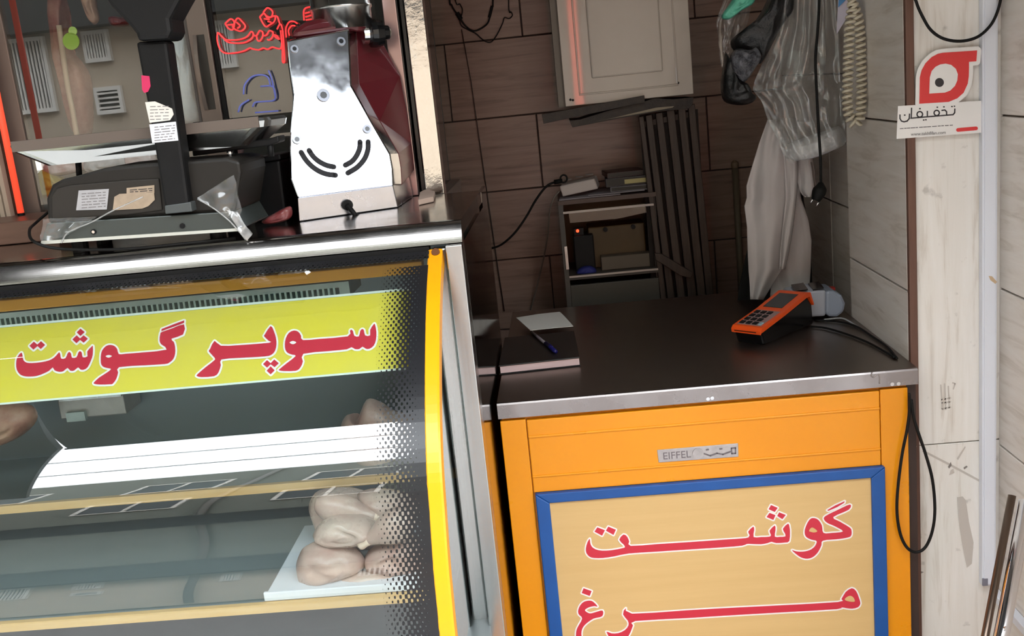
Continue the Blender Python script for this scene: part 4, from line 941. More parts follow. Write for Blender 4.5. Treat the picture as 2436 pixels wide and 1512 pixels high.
# ================================================================== CHICKEN IN THE CASE
skin = pbr('raw_chicken_skin', rgb(206, 184, 172), 0.3, noise=0.75, nscale=11, col2=rgb(186, 140, 130), bump=0.35, rvar=0.1)
def chicken(p, q, Y, r1, label, r0=0.45, knob=True, sag=0.0):
    """thigh end p (fat) to knuckle end q, photo pixels at distance Y"""
    a, b = at_y(*p, Y), at_y(*q, Y); d = b-a; L_ = d.length
    ctl = [(0.0, 0.30), (0.06, 0.62), (0.18, 0.92), (0.34, 1.0), (0.5, 0.86), (0.64, 0.58), (0.76, r0*0.80), (0.86, r0*0.62), (0.92, r0*0.70), (0.97, r0*0.78), (1.0, r0*0.45)]
    t = thing('chicken_leg', label, 'chicken', (a+b)/2, 'raw chicken pieces in the glass case')
    path = [a+d*k+Vector((0, 0, -sag*math.sin(math.pi*k)*L_)) for k, _ in ctl]; rad = [r*r1 for _, r in ctl]
    bm = bm_tube(path[:8], lambda i: rad[i], 16)
    for v in bm.verts: v.co += (v.co-a).normalized()*0.05*r1*vnoise(v.co.x, v.co.y, v.co.z, 60)
    o = new_obj('thigh_and_drumstick', bm, skin, t, smooth=True); subsurf(o, 1)
    bm = bm_tube(path[6:], lambda i: rad[6+i]*1.02, 12); subsurf(new_obj('knuckle', bm, pbr('knuckle_skin', rgb(232, 206, 186), 0.4), t, smooth=True), 1)
    return t
def bird(pts, Y, dep, label):
    t = thing('whole_chicken', label, 'chicken', at_y(*pts[0], Y), 'raw chicken pieces in the glass case')
    o = puff('breast', [at_y(*p, Y) for p in pts], dep, skin, t, wr=0.012, ws=34, back=0.9)
    return t
bird(((744, 1275), (760, 1245), (790, 1228), (825, 1225), (870, 1232), (905, 1252), (902, 1272), (860, 1290), (800, 1294), (762, 1288)), 1.86, 0.045, 'plump raw chicken piece with pointed left tip in the middle of the pile')
chicken((985, 1225), (852, 1297), 1.83, 0.036, 'raw chicken leg with its knuckle pointing left in the middle of the pile')
bird(((704, 1352), (712, 1318), (728, 1298), (770, 1288), (830, 1298), (866, 1325), (866, 1350), (830, 1368), (770, 1385), (720, 1384)), 1.85, 0.05, 'lowest left raw chicken of the pile in the glass case')
bird(((866, 1330), (885, 1302), (930, 1284), (985, 1276), (1010, 1300), (1005, 1350), (930, 1362), (878, 1356)), 1.86, 0.05, 'lowest right raw chicken beside the dotted film')
chicken((748, 1195), (925, 1238), 1.90, 0.034, 'raw chicken leg at the upper left of the lower pile just under the shelf edge', 0.5)
bird(((850, 1175), (900, 1165), (960, 1175), (1000, 1200), (990, 1232), (930, 1240), (880, 1222)), 1.94, 0.045, 'pale raw chicken piece nearest the dotted film under the shelf edge')
bird(((770, 1390), (830, 1366), (900, 1360), (970, 1368), (985, 1392), (880, 1402), (800, 1402)), 1.83, 0.03, 'flat raw chicken fillet at the very bottom of the pile')
bird(((742, 1240), (735, 1200), (760, 1165), (830, 1160), (900, 1180), (950, 1230), (940, 1290), (850, 1310), (770, 1290)), 1.98, 0.05, 'shaded raw chicken at the back of the lower pile')
bird(((808, 1030), (815, 1000), (830, 985), (848, 1000), (872, 950), (905, 955), (940, 978), (1005, 1000), (1010, 1075), (930, 1095), (850, 1090), (815, 1070)), 2.16, 0.05, 'shadowed raw chicken heap on the upper shelf beside the dotted film')
chicken((850, 1088), (975, 1112), 2.12, 0.034, 'raw chicken leg lying on the upper shelf in front of the shadowed heap')
tr = thing('meat_tray', 'white plastic tray under the chicken pile in the glass case', 'tray', at_y(800, 1400, 1.85))
a, b = at_y(640, 1418, 1.80), at_y(1000, 1395, 1.80); zt_ = zs2+0.001
box('tray_base', a.x, b.x, 1.775, 2.1, zt_, zt_+0.008, white_plastic, tr, bevel=0.002)
box('tray_rim', a.x, b.x, 1.770, 1.778, zt_, zt_+0.018, white_plastic, tr, bevel=0.002)
mt_ = thing('metal_housing', 'grey metal fan housing below the left half of the lime banner', 'housing', at_y(210, 980, 2.28))
a, b = at_y(132, 940, 2.26), at_y(300, 985, 2.26)
box('body', a.x, b.x, 2.262, 2.355, b.z, a.z, pbr('grey_fan_sheet', rgb(176, 172, 168), 0.4, 0.5, noise=0.3), mt_, bevel=0.003)
box('lip', a.x+0.01, b.x, 2.252, 2.262, a.z-0.014, a.z-0.004, steel, mt_)
box('bracket', a.x+0.02, a.x+0.065, 2.25, 2.262, b.z-0.004, b.z+0.018, galv, mt_)
lv = thing('meat_lump', 'pinkish beef lump at the left end of the case under the banner', 'meat', at_y(20, 1050, 2.2))
puff('lump', [at_y(*p, 2.2) for p in ((-60, 960), (60, 958), (90, 990), (60, 1030), (0, 1060), (-60, 1070))], 0.05, fat, lv, wr=0.015, ws=25)

# ================================================================== THINGS ON THE COUNTER
NBZ = 0.024
x0n, y0n = -0.1935, at_z(1184, 894, ZT).y
nb = thing('black_notebook', 'thick black covered notebook on the counter against the case side', 'notebook', (-0.09, 2.55, ZT))
fl, frr = Vector((x0n, 2.432, 0)), Vector((at_z(1381, 873, ZT).x, 2.448, 0))
bkr = at_z(1365, 786, ZT+NBZ); bkl = Vector((x0n+0.002, bkr.y-0.01, 0))
def nbl(z, i=0.0): return [Vector((fl.x+i, fl.y+i, z)), Vector((frr.x-i*0.5, frr.y+i, z)), Vector((bkr.x-i, bkr.y-i, z)), Vector((bkl.x+i, bkl.y-i, z))]
prism('back_cover', nbl(ZT+0.0008), nbl(ZT+0.0035), black_plastic, nb)
prism('page_block', nbl(ZT+0.0035, 0.003), nbl(ZT+NBZ-0.003, 0.003), pbr('pinkish_page_edges', rgb(206, 182, 180), 0.7, noise=0.5, nscale=6, stretch=(1, 1, 120), col2=rgb(170, 140, 140)), nb)
prism('front_cover', nbl(ZT+NBZ-0.003), nbl(ZT+NBZ), pbr('black_leatherette', rgb(26, 25, 23), 0.4, noise=0.2, nscale=80), nb, bevel=0.001)
pq = [at_z(*p, ZT+NBZ+0.001) for p in ((1228, 756), (1282, 747), (1332, 742), (1346, 756), (1364, 776), (1310, 781), (1262, 786))]
ps = prism('loose_sheet', pq, offs(pq, (0, 0, 0.0012)), paper, None)
tag(ps, 'loose white sheet of paper at the back edge of the black notebook', 'paper')
pn = thing('ballpoint_pen', 'clear ballpoint pen with blue cap lying on the notebook', 'pen', at_z(1290, 812, ZT+NBZ))
pa, pb_ = at_z(1264, 789, ZT+NBZ+0.0058), at_z(1322, 836, ZT+NBZ+0.0058)
pm = pa*0.4+pb_*0.6
tube('barrel', [pa, pm], 0.0042, pbr('clear_barrel', rgb(120, 112, 116), 0.2), pn, 10)
tube('cap', [pm, pb_], 0.0052, pbr('blue_cap', rgb(28, 26, 96), 0.35), pn, 10)
tube('clip', [pm+Vector((0.002, 0, 0.0055)), pm*0.35+pb_*0.65+Vector((0.002, 0, 0.0055))], 0.0014, pbr('blue_cap', rgb(28, 26, 96)), pn, 6)

# card terminal, orange top on black body
A_, B_, C_ = at_z(1765, 808, ZT), at_z(1812, 826, ZT), at_z(1938, 772, ZT)
W_ = (B_-A_); Ld = (C_-B_); uL = Ld.normalized(); wv = Vector((uL.y, -uL.x, 0))
if wv.dot(W_) < 0: wv = -wv
Wd = abs(W_.dot(wv)); Ln = Ld.length; org = B_-wv*Wd
def T(l, w_, z): return org+uL*(l*Ln)+wv*(w_*Wd)+Vector((0, 0, z))
pt = thing('card_terminal', 'orange card payment terminal with black body on the counter', 'card reader', tuple(T(0.5, 0.5, 0.0)))
def strip(nm, prof, w0, w1, mat, parent, bevel=0.003):
    f = [T(l, w0, z) for l, z in prof]; g_ = [T(l, w1, z) for l, z in prof]; return prism(nm, f, g_, mat, parent, bevel=bevel)
strip('lower_body', [(0.07, 0.0006), (0.045, 0.018), (0.015, 0.034), (0.015, 0.04), (0.45, 0.058), (0.9, 0.08), (0.98, 0.056), (1.0, 0.002)], 0.03, 0.97, black_gloss, pt, 0.005)
orange = pbr('orange_plastic', rgb(238, 84, 24), 0.35)
strip('orange_cover', [(-0.005, 0.031), (-0.01, 0.041), (0.02, 0.0485), (0.45, 0.0675), (0.88, 0.093), (0.94, 0.091), (1.0, 0.056), (0.985, 0.054), (0.92, 0.08), (0.86, 0.08), (0.45, 0.057), (0.0, 0.035)], -0.01, 1.01, orange, pt, 0.004)
def top(l): return 0.0485+(0.0675-0.0485)*(l-0.02)/0.43 if l < 0.45 else 0.0675+(0.093-0.0675)*(l-0.45)/0.43
def patch(nm, l0, l1, w0, w1, h, mat, parent, b=0.001):
    f = [T(l0, w0, top(l0)+0.0002), T(l0, w1, top(l0)+0.0002), T(l1, w1, top(l1)+0.0002), T(l1, w0, top(l1)+0.0002)]
    return prism(nm, f, offs(f, (0, 0, h)), mat, parent, bevel=b)
patch('screen', 0.50, 0.82, 0.14, 0.80, 0.001, pbr('dark_screen', rgb(40, 44, 46), 0.15), pt)
pad = patch('keypad', 0.05, 0.42, 0.08, 0.90, 0.0006, pbr('grey_keypad', rgb(150, 120, 116), 0.5), pt)
for r_ in range(4):
    for c_ in range(3):
        l0 = 0.07+r_*0.088; w0 = 0.12+c_*0.22
        patch('key', l0, l0+0.055, w0, w0+0.15, 0.0028, black_plastic, pad, 0.0006)
patch('enter_key', 0.07, 0.125, 0.76, 0.87, 0.0028, pbr('pale_key', rgb(150, 180, 190), 0.4), pad, 0.0006)
strip('card_slot', [(-0.012, 0.036), (-0.012, 0.038), (0.0, 0.038), (0.0, 0.036)], 0.1, 0.85, black_gloss, pt, 0.0)
# second, pale terminal lying behind it
pg = thing('grey_terminal', 'pale grey payment terminal wrapped in clear film behind the orange one', 'card reader', at_z(1950, 745, ZT))
YP = 2.70
gm = pbr('pale_grey_plastic', rgb(176, 180, 190), 0.35)
bpoly = [at_y(*p, YP) for p in ((1862, 735), (1885, 700), (1935, 691), (1965, 690), (1965, 752), (1900, 756))]
z_min = ZT+0.001
def fitz(l): return [Vector((p.x, p.y, max(p.z, z_min))) for p in l]
prism('body', fitz(bpoly), offs(fitz(bpoly), (0, 0.10, 0)), gm, pg, bevel=0.006)
rp_ = [at_y(*p, YP-0.006) for p in ((1966, 692), (1985, 692), (2003, 702), (2012, 722), (2008, 742), (1992, 754), (1972, 754), (1964, 745))]
prism('roll_housing', fitz(rp_), offs(fitz(rp_), (0, 0.105, 0)), pbr('bluish_grey_plastic', rgb(150, 160, 176), 0.3), pg, bevel=0.008)
tp_ = [at_y(*p, YP+0.02) for p in ((1862, 732), (1885, 697), (1935, 688), (1975, 687), (1990, 694), (1975, 676), (1930, 678), (1870, 690))]
stp = [Vector((at_y(px, 690, YP).x, 0, 0)) for px in (1880, 1916, 1960)]
for k, (px, w_) in enumerate(((1892, 30), (1934, 26))):
    a = at_y(px, 696-(px-1892)*0.09, YP); b = at_y(px+w_, 694-(px+w_-1892)*0.09, YP)
    f = [a+zz*0.002, b+zz*0.002, b+Vector((0.008, 0.085, 0.002)), a+Vector((0.008, 0.085, 0.002))]
    prism('dark_window', f, offs(f, (0, 0, 0.003)), black_gloss, pg)
box('red_button', at_y(1975, 684, YP+0.05).x, at_y(1987, 684, YP+0.05).x, YP+0.05, YP+0.07, at_y(1980, 688, YP+0.05).z-0.004, at_y(1980, 684, YP+0.05).z, pbr('red_button', rgb(170, 40, 30), 0.4), pg)
# cables over the counter to the wall
def cable(nm, pts, r_, mat, label, cat='cable', group=None, seg=8, n=6):
    o = tube(nm, spline(pts, n), r_, mat, None, seg); return tag(o, label, cat, group)
K = lambda px, py, z=ZT+0.0042: at_z(px, py, z)
cable('terminal_cable', [K(1930, 776), K(1965, 780), K(2010, 793), K(2060, 812), K(2105, 836), K(2128, 850)], 0.0028, rubber, 'black cable from the orange terminal, lower of the pair running to the wall')
cable('terminal_cable', [K(1940, 762), K(1990, 764), K(2035, 775), K(2075, 800), K(2110, 824), K(2134, 852)], 0.0028, rubber, 'black cable hugging the right wall from the orange terminal to the counter corner')
cable('grey_cable', [K(1960, 760), K(1985, 757), K(2005, 757), K(2022, 765), K(2040, 777)], 0.0022, pbr('grey_cable', rgb(176, 176, 176), 0.5), 'short pale grey cable under the grey terminal')

# ================================================================== REAR OF THE SHOP
YC = 3.36
uc = thing('wall_cupboard', 'cream wall cupboard with raised door panel above the wooden rack', 'cupboard', (0.24, 3.5, 1.53))
q = {k: at_y(*p, YC) for k, p in dict(tl=(1322, -60), bl=(1341, 245), tr=(1634, -60), br=(1650, 232)).items()}
xl_, xr_ = (q['bl'].x+q['tl'].x)/2, (q['br'].x+q['tr'].x)/2; zb_ = (q['bl'].z+q['br'].z)/2
box('carcass', xl_-0.022, xr_, YC+0.02, YB-0.002, zb_-0.002, 2.2, pbr('cupboard_side_grey', rgb(120, 110, 98), 0.5), uc)
dr = box('door', xl_, xr_, YC, YC+0.019, zb_, 2.2, white_paint, uc, bevel=0.002)
g0 = [at_y(*p, YC) for p in ((1366, -60), (1379, 214), (1603, 196), (1592, -60))]
def rect_frame(nm, x0, x1, z0, z1, wdt, y0, y1, mat, parent):
    bm = bmesh.new()
    bm_box(x0, x1, y0, y1, z0, z0+wdt, bm); bm_box(x0, x0+wdt, y0, y1, z0+wdt, z1, bm); bm_box(x1-wdt, x1, y0, y1, z0+wdt, z1, bm); bm_box(x0, x1, y0, y1, z1, z1+wdt, bm)
    return new_obj(nm, bm, mat, parent, bevel=0.003)
xi0 = at_y(1408, 190, YC).x; xi1 = at_y(1577, 165, YC).x; zi = at_y(1490, 178, YC).z
rect_frame('panel_moulding', xi0-0.045, xi1+0.045, zi-0.05, 2.12, 0.006, YC-0.004, YC+0.001, white_paint, dr)
box('raised_panel', xi0, xi1, YC-0.009, YC+0.001, zi, 2.08, white_paint, dr, bevel=0.007)
for px, py in ((1357, 237), (1363, 238), (1613, 197)):
    k = at_y(px, py, YC); disc('screw_hole', (k.x, YC-0.0005, k.z), (0, -1, 0), 0.004, 0.001, black_plastic, dr, 10)
def yslab(nm, pts, Y0, dy, mat, parent=None, bevel=0.0):
    f = [at_y(*p, Y0) for p in pts]; return prism(nm, f, offs(f, (0, dy, 0)), mat, parent, bevel=bevel)
dk = pbr('charred_board', rgb(46, 38, 33), 0.6, noise=0.5, nscale=30, col2=rgb(84, 70, 58), bump=0.4)
o = yslab('dark_batten', [(1289, 272), (1410, 250), (1533, 227), (1534, 243), (1360, 280), (1293, 294)], YC-0.03, 0.025, dk, None, 0.001)
tag(o, 'black wooden batten sticking out left beneath the cream cupboard', 'batten')
o = yslab('broken_board', [(1355, 286), (1380, 284), (1450, 262), (1536, 240), (1560, 233), (1600, 236), (1650, 231), (1648, 246), (1640, 258), (1560, 266), (1460, 284), (1362, 303)], YC-0.005, 0.2, dk, None, 0.001)
tag(o, 'broken edged dark board under the cream cupboard on top of the rack', 'board')
yslab('torn_edge', [(1420, 288), (1600, 256), (1604, 252), (1560, 256), (1460, 280)], YC-0.007, 0.0015, pbr('splintered_edge', rgb(160, 148, 128), 0.8), o)
# slatted rack
rk = thing('slatted_rack', 'dark wooden slatted rack standing against the back wall under the cupboard', 'rack', at_y(1630, 705, 3.40))
YR = 3.385
def slat(a0, a1, b0, b1, y0=YR, ya=None, yb=None): yslab('slat', [(a0, ya), (a1, ya-(a1-a0)*0.2), (b1, yb-(b1-b0)*0.05), (b0, yb)], y0, 0.022, dark_wood, rk, 0.002)
bt = 740
tops = [(1520, 1531, 278, 1576), (1536, 1551, 275, 1592), (1560, 1576, 270, 1616), (1586, 1604, 264, 1641), (1613, 1630, 258, 1664), (1637, 1653, 250, 1684)]
for k, (a, b, ya, bb) in enumerate(tops): slat(a, b, bb, bb+(b-a)+2, YR if k % 2 == 0 else YR+0.012, ya, bt)
box('slat_gap_shade', at_y(1530, 400, YR+0.05).x, at_y(1680, 600, YR+0.05).x, YR+0.05, YR+0.06, at_y(1620, 760, YR).z, at_y(1590, 268, YR).z, pbr('shadow_wood', rgb(40, 32, 27), 0.7), rk)  # dark backing sheet; shade between the slats is put into its colour
yslab('cross_bar', [(1557, 602), (1574, 604), (1648, 648), (1644, 662), (1618, 655), (1560, 618)], YR-0.02, 0.018, dark_wood, rk, 0.002)
yslab('cross_bar', [(1526, 290), (1652, 262), (1653, 276), (1527, 304)], YR+0.034, 0.015, dark_wood, rk, 0.001)
# small open cabinet
YS = 3.38
cb = thing('open_cabinet', 'small grey open fronted cabinet at the back wall left of the rack', 'cabinet', at_y(1460, 720, YS))
lx = at_y(1343, 560, YS).x; rx = at_y(1560, 560, YS).x; tz = at_y(1440, 478, YS).z; mz = at_y(1450, 650, YS).z; bz = 0.5
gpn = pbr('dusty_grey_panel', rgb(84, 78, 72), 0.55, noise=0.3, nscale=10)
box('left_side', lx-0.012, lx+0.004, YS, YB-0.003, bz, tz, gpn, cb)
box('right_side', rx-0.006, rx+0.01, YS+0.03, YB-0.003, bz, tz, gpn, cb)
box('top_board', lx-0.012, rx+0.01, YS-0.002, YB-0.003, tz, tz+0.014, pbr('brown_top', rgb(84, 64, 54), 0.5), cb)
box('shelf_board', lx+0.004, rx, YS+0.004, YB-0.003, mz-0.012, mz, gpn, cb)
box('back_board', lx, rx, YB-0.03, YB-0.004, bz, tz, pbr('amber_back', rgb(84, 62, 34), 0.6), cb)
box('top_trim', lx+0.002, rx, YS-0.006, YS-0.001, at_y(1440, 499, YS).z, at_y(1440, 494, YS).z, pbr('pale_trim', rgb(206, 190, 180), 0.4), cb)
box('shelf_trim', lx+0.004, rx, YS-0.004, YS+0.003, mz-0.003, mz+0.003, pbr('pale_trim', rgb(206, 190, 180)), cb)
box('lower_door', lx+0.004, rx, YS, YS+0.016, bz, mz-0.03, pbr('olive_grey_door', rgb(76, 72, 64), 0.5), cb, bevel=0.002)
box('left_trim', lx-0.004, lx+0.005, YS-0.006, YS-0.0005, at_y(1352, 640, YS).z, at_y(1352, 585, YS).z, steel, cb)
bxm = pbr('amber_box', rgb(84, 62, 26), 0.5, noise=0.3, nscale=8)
yb0 = thing('amber_cash_box', 'amber yellow box with two dark knobs inside the open cabinet', 'box', at_y(1480, 610, 3.5))
a, b = at_y(1398, 545, 3.5), at_y(1545, 605, 3.5)
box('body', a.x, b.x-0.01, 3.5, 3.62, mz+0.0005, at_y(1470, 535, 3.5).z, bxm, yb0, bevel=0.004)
for px in (1440, 1506): k = at_y(px, 545-(px-1440)*0.1, 3.5); disc('knob', (k.x, 3.5, k.z), (0, -1, 0), 0.008, 0.012, black_plastic, yb0, 12)
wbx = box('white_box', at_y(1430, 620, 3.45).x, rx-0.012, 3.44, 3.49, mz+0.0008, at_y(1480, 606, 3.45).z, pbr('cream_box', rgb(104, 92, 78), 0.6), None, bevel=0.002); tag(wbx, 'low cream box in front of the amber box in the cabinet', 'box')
db = thing('black_charger', 'black charger unit with glowing red light inside the cabinet', 'charger', at_y(1390, 600, 3.46))
a, b = at_y(1363, 562, 3.46), at_y(1418, 640, 3.46)
box('body', a.x, b.x, 3.46, 3.54, mz+0.0008, a.z, black_plastic, db, bevel=0.004)
k = at_y(1374, 549, 3.47); box('led_mount', k.x-0.012, k.x+0.02, 3.472, 3.49, a.z-0.001, k.z+0.008, black_plastic, db)
disc('red_led', (k.x, 3.472, k.z), (0, -1, 0), 0.0052, 0.003, emit_mat('led_glow', rgb(255, 60, 30), 6.0), db, 12)
bc = puff('blue_cloth', [at_y(*p, 3.43) for p in ((1372, 645), (1385, 634), (1405, 632), (1418, 640), (1415, 650), (1376, 652))], 0.02, pbr('blue_cloth', rgb(40, 46, 120), 0.7), None, wr=0.004, ws=60); tag(bc, 'small blue cloth at the front of the cabinet shelf', 'cloth')
pb2 = yslab('plastic_film', [(1352, 502), (1535, 484), (1538, 505), (1470, 520), (1356, 530)], 3.42, 0.003, glass_mat('amber_film', (0.8, 0.66, 0.42, 1), 1.2, rough=0.25), None); tag(pb2, 'crinkled clear film hanging inside the cabinet top', 'film')
# things on the cabinet top
TZ = tz+0.014
sk = thing('power_strip', 'white power strip box lying on papers on the cabinet top', 'power strip', at_y(1378, 460, 3.44))
f = [at_y(*p, 3.43) for p in ((1331, 443), (1414, 424), (1423, 449), (1338, 468))]
prism('body', f, offs(f, (0.01, 0.07, 0.004)), pbr('dull_white_plastic', rgb(196, 184, 176), 0.5), sk, bevel=0.004)
for px in (1350, 1378, 1402): k = at_y(px, 456-(px-1350)*0.23, 3.43); disc('socket', (k.x+0.004, 3.468, k.z+0.0365), (0, 0, 1), 0.014, 0.002, pbr('socket_grey', rgb(150, 142, 136), 0.5), sk, 14)
pps = (((1330, 476), (1420, 464), (1470, 458), (1476, 466), (1400, 478), (1336, 482)), ((1400, 470), (1530, 455), (1534, 462), (1460, 474), (1404, 478)))
for k_, pl in enumerate(pps):
    f = [at_y(*p, 3.40+0.01*k_) for p in pl]; f = [Vector((p.x, p.y+0.0, TZ+0.002+0.004*k_)) for p in f]
    xs = [p.x for p in f]
    g_ = [Vector((min(xs), 3.385+0.02*k_, TZ+0.001+0.004*k_)), Vector((max(xs), 3.39+0.02*k_, TZ+0.001+0.004*k_)), Vector((max(xs)-0.02, 3.58, TZ+0.001+0.004*k_)), Vector((min(xs)+0.01, 3.57, TZ+0.001+0.004*k_))]
    o = prism('loose_papers', g_, offs(g_, (0, 0, 0.003)), pbr('greyish_paper', rgb(150, 144, 148), 0.7), None)
    tag(o, ('grey paper sheaf under the white power strip', 'crumpled paper sheaf under the dark notebooks on the cabinet')[k_], 'papers')
z_ = TZ+0.009
for k_, (px0, px1, hh, cc, nm_, lbl) in enumerate(((1452, 1540, 0.016, rgb(120, 118, 124), 'grey_notebook', 'grey edged notebook at the bottom of the dark stack on the cabinet'), (1443, 1542, 0.028, rgb(30, 30, 34), 'black_diary', 'thick black diary with pale page edge in the dark stack'), (1448, 1538, 0.016, rgb(64, 40, 34), 'brown_notebook', 'dark brown notebook on top of the stack on the cabinet'))):
    xa_, xb_ = at_y(px0, 450, 3.42).x, min(at_y(px1, 450, 3.42).x, rx+0.02)
    t_ = thing(nm_, lbl, 'notebook', ((xa_+xb_)/2, 3.48, z_), 'notebooks on the cabinet')
    M_ = Matrix.Translation(Vector((xa_, 3.42+0.006*k_, z_))) @ Matrix.Rotation(-0.12+0.1*k_, 4, 'Z')
    wd_ = xb_-xa_
    box('cover', 0, wd_, 0, 0.15, 0, 0.002, pbr(nm_+'_cover', cc, 0.4), t_, M=M_); box('page_block', 0.003, wd_-0.003, 0.003, 0.147, 0.002, hh-0.002, pbr('aged_pages', rgb(70, 64, 58), 0.7), t_, M=M_)
    box('cover', 0, wd_, 0, 0.15, hh-0.002, hh, MATS[nm_+'_cover'], t_, M=M_); box('spine', 0, 0.003, 0, 0.15, 0, hh, MATS[nm_+'_cover'], t_, M=M_)
    if k_ == 1: box('label_patch', wd_*0.45, wd_-0.002, -0.001, 0.003, 0.006, hh-0.008, pbr('cream_patch', rgb(190, 176, 120), 0.6), t_, M=M_)
    z_ += hh+0.0006
YW = YB-0.012
pc = thing('black_power_cable', 'black cable with plug curving from the case side up to the power strip', 'cable', at_y(1230, 560, 3.5))
tube('cable', spline([at_y(1150, 590, 3.2), at_y(1170, 590, 3.30), at_y(1195, 580, 3.38), at_y(1225, 553, 3.42), at_y(1252, 515, 3.43), at_y(1275, 475, 3.43), at_y(1300, 443, 3.43), at_y(1325, 431, 3.43)], 6), 0.0038, rubber, pc)
tube('plug_ring', [at_y(1341+8*math.cos(a), 425+9*math.sin(a), 3.43) for a in [2*math.pi*k/16 for k in range(16)]], 0.003, rubber, pc, 8, closed=True)
tube('plug', [at_y(1318, 433, 3.43), at_y(1338, 430, 3.43)], 0.008, rubber, pc, 10)
cable('white_cable', [at_y(1330, 455, 3.42), at_y(1318, 470, 3.40), at_y(1308, 500, 3.42), at_y(1303, 560, 3.5), at_y(1292, 620, 3.6), at_y(1275, 690, 3.66), at_y(1262, 740, 3.68)], 0.0026, pbr('dull_white_cable', rgb(120, 110, 100), 0.5), 'thin pale cable drooping from the power strip down the back wall')
# cables hung on the back wall
hw = thing('hanging_cables', 'dark thin cables looped on the back wall at the top left of the cupboard', 'cable', at_y(1150, 90, YW))
cc_ = lambda l: spline([at_y(1020+x*0.13957, y*0.13957, YW) for x, y in l], 5)
tube('cable_loop', cc_([(300, -1800), (350, -100), (390, 80), (440, 180), (510, 270), (600, 410), (700, 500), (790, 525), (900, 480), (990, 410), (1030, 330), (1080, 110), (1095, -60), (1100, -1800)]), 0.0032, rubber, hw, 6)
tube('cable_loop', cc_([(320, -1800), (440, -100), (530, 70), (570, 150), (565, 240), (530, 330), (560, 440), (680, 510), (800, 570), (900, 660), (980, 710), (1060, 715), (1130, 640), (1200, 520), (1260, 390), (1290, 300), (1370, 315), (1425, 260), (1400, 200), (1375, 200), (1360, -60), (1350, -1800)]), 0.0022, rubber, hw, 6)
tube('cable_joint', cc_([(480, 220), (520, 280), (550, 330)]), 0.008, rubber, hw, 8)
tube('cable_joint', cc_([(1080, 100), (1055, 200), (1030, 300)]), 0.005, rubber, hw, 8)
tube('thin_wire', [at_y(1098, 70, YW+0.002), at_y(1120, 190, YW+0.002), at_y(1150, 400, YW+0.002), at_y(1182, 620, YW+0.002), at_y(1200, 740, YW+0.002)], 0.0018, pbr('wire_brown', rgb(50, 36, 30), 0.6), hw, 6)
# pipe on the back wall at right
pp = thing('wall_pipe', 'short beige pipe stub rising on the back wall left of the white coat', 'pipe', at_y(1755, 690, YB-0.02))
xp = at_y(1749, 400, YB-0.02).x
tube('pipe', [Vector((xp, YB-0.016, 0.5)), Vector((xp, YB-0.016, at_y(1749, 392, YB-0.02).z))], 0.0115, pbr('beige_pipe', rgb(110, 98, 82), 0.5), pp, 12)
new_obj('cap', bm_lathe([(0.0125, -0.01), (0.0135, 0), (0.0125, 0.008), (0.004, 0.016)], (xp, YB-0.016, at_y(1749, 392, YB-0.02).z), seg=16), pbr('pipe_cap', rgb(120, 100, 80), 0.5), pp)

# ================================================================== HANGING COAT, BAGS AND CORDS AT THE RIGHT
cloth = pbr('off_white_coat', rgb(206, 198, 196), 0.8, noise=0.15, nscale=6, bump=0.1)
ctg = thing('white_coat', 'off white work coat hanging from the right wall behind the clear bag', 'coat', at_y(1850, 690, 2.95))
def sheet(nm, rows_, Y, folds, amp, mat, parent, nu=40, nv=40, yshift=0.0):
    """rows: (y, xl, xr) in photo px; sheet hung at distance Y with vertical folds"""
    def f(u, v):
        t = v*(len(rows_)-1); i = min(int(t), len(rows_)-2); k = t-i
        k = k*k*(3-2*k) if False else k
        y = rows_[i][0]*(1-k)+rows_[i+1][0]*k; xa_ = rows_[i][1]*(1-k)+rows_[i+1][1]*k; xb_ = rows_[i][2]*(1-k)+rows_[i+1][2]*k
        yl = y+(rows_[i][3]*(1-k)+rows_[i+1][3]*k)*u if len(rows_[0]) > 3 else y
        x = xa_+(xb_-xa_)*u
        dpt = amp*(math.sin(folds*math.pi*u+0.8*math.sin(3*v))*(0.3+0.5*v)+1.3*vnoise(u*2.2, v*1.6, folds, 1.7))-amp*1.2*math.sin(math.pi*u)
        return at_y(x, yl, Y+yshift+dpt)
    o = new_obj(nm, bm_grid(f, nu, nv), mat, parent, smooth=True); solid(o, 0.003); return o
sheet('back_skirt', [(285, 1845, 1890), (400, 1850, 1900), (470, 1850, 1904), (520, 1846, 1922), (570, 1842, 1930), (640, 1838, 1928), (668, 1835, 1926), (705, 1832, 1922)], 2.96, 1.7, 0.012, cloth, ctg)
sheet('front_panel', [(285, 1826, 1880), (340, 1806, 1884), (400, 1788, 1890), (442, 1776, 1890), (470, 1777, 1889), (490, 1771, 1888), (540, 1777, 1876), (600, 1779, 1862), (640, 1781, 1860), (668, 1783, 1842), (712, 1785, 1815)], 2.90, 2.4, 0.014, cloth, ctg)
sheet('front_fold', [(280, 1858, 1895), (400, 1866, 1898), (470, 1870, 1894), (540, 1862, 1886), (600, 1856, 1876), (640, 1854, 1866)], 2.885, 2, 0.01, cloth, ctg, 16, 24)
sheet('sleeve', [(290, 1890, 1925), (380, 1894, 1934), (430, 1897, 1940), (450, 1901, 1943), (463, 1908, 1938), (468, 1916, 1930)], 2.89, 2, 0.012, cloth, ctg, 16, 20)
dkc = sheet('dark_jacket', [(285, 1826, 1900), (330, 1812, 1900), (480, 1795, 1912), (560, 1785, 1928), (690, 1757, 1932), (720, 1755, 1932)], 3.02, 3, 0.01, pbr('black_jacket_cloth', rgb(24, 23, 23), 0.9), None); tag(dkc, 'black jacket hanging behind the white coat', 'jacket')
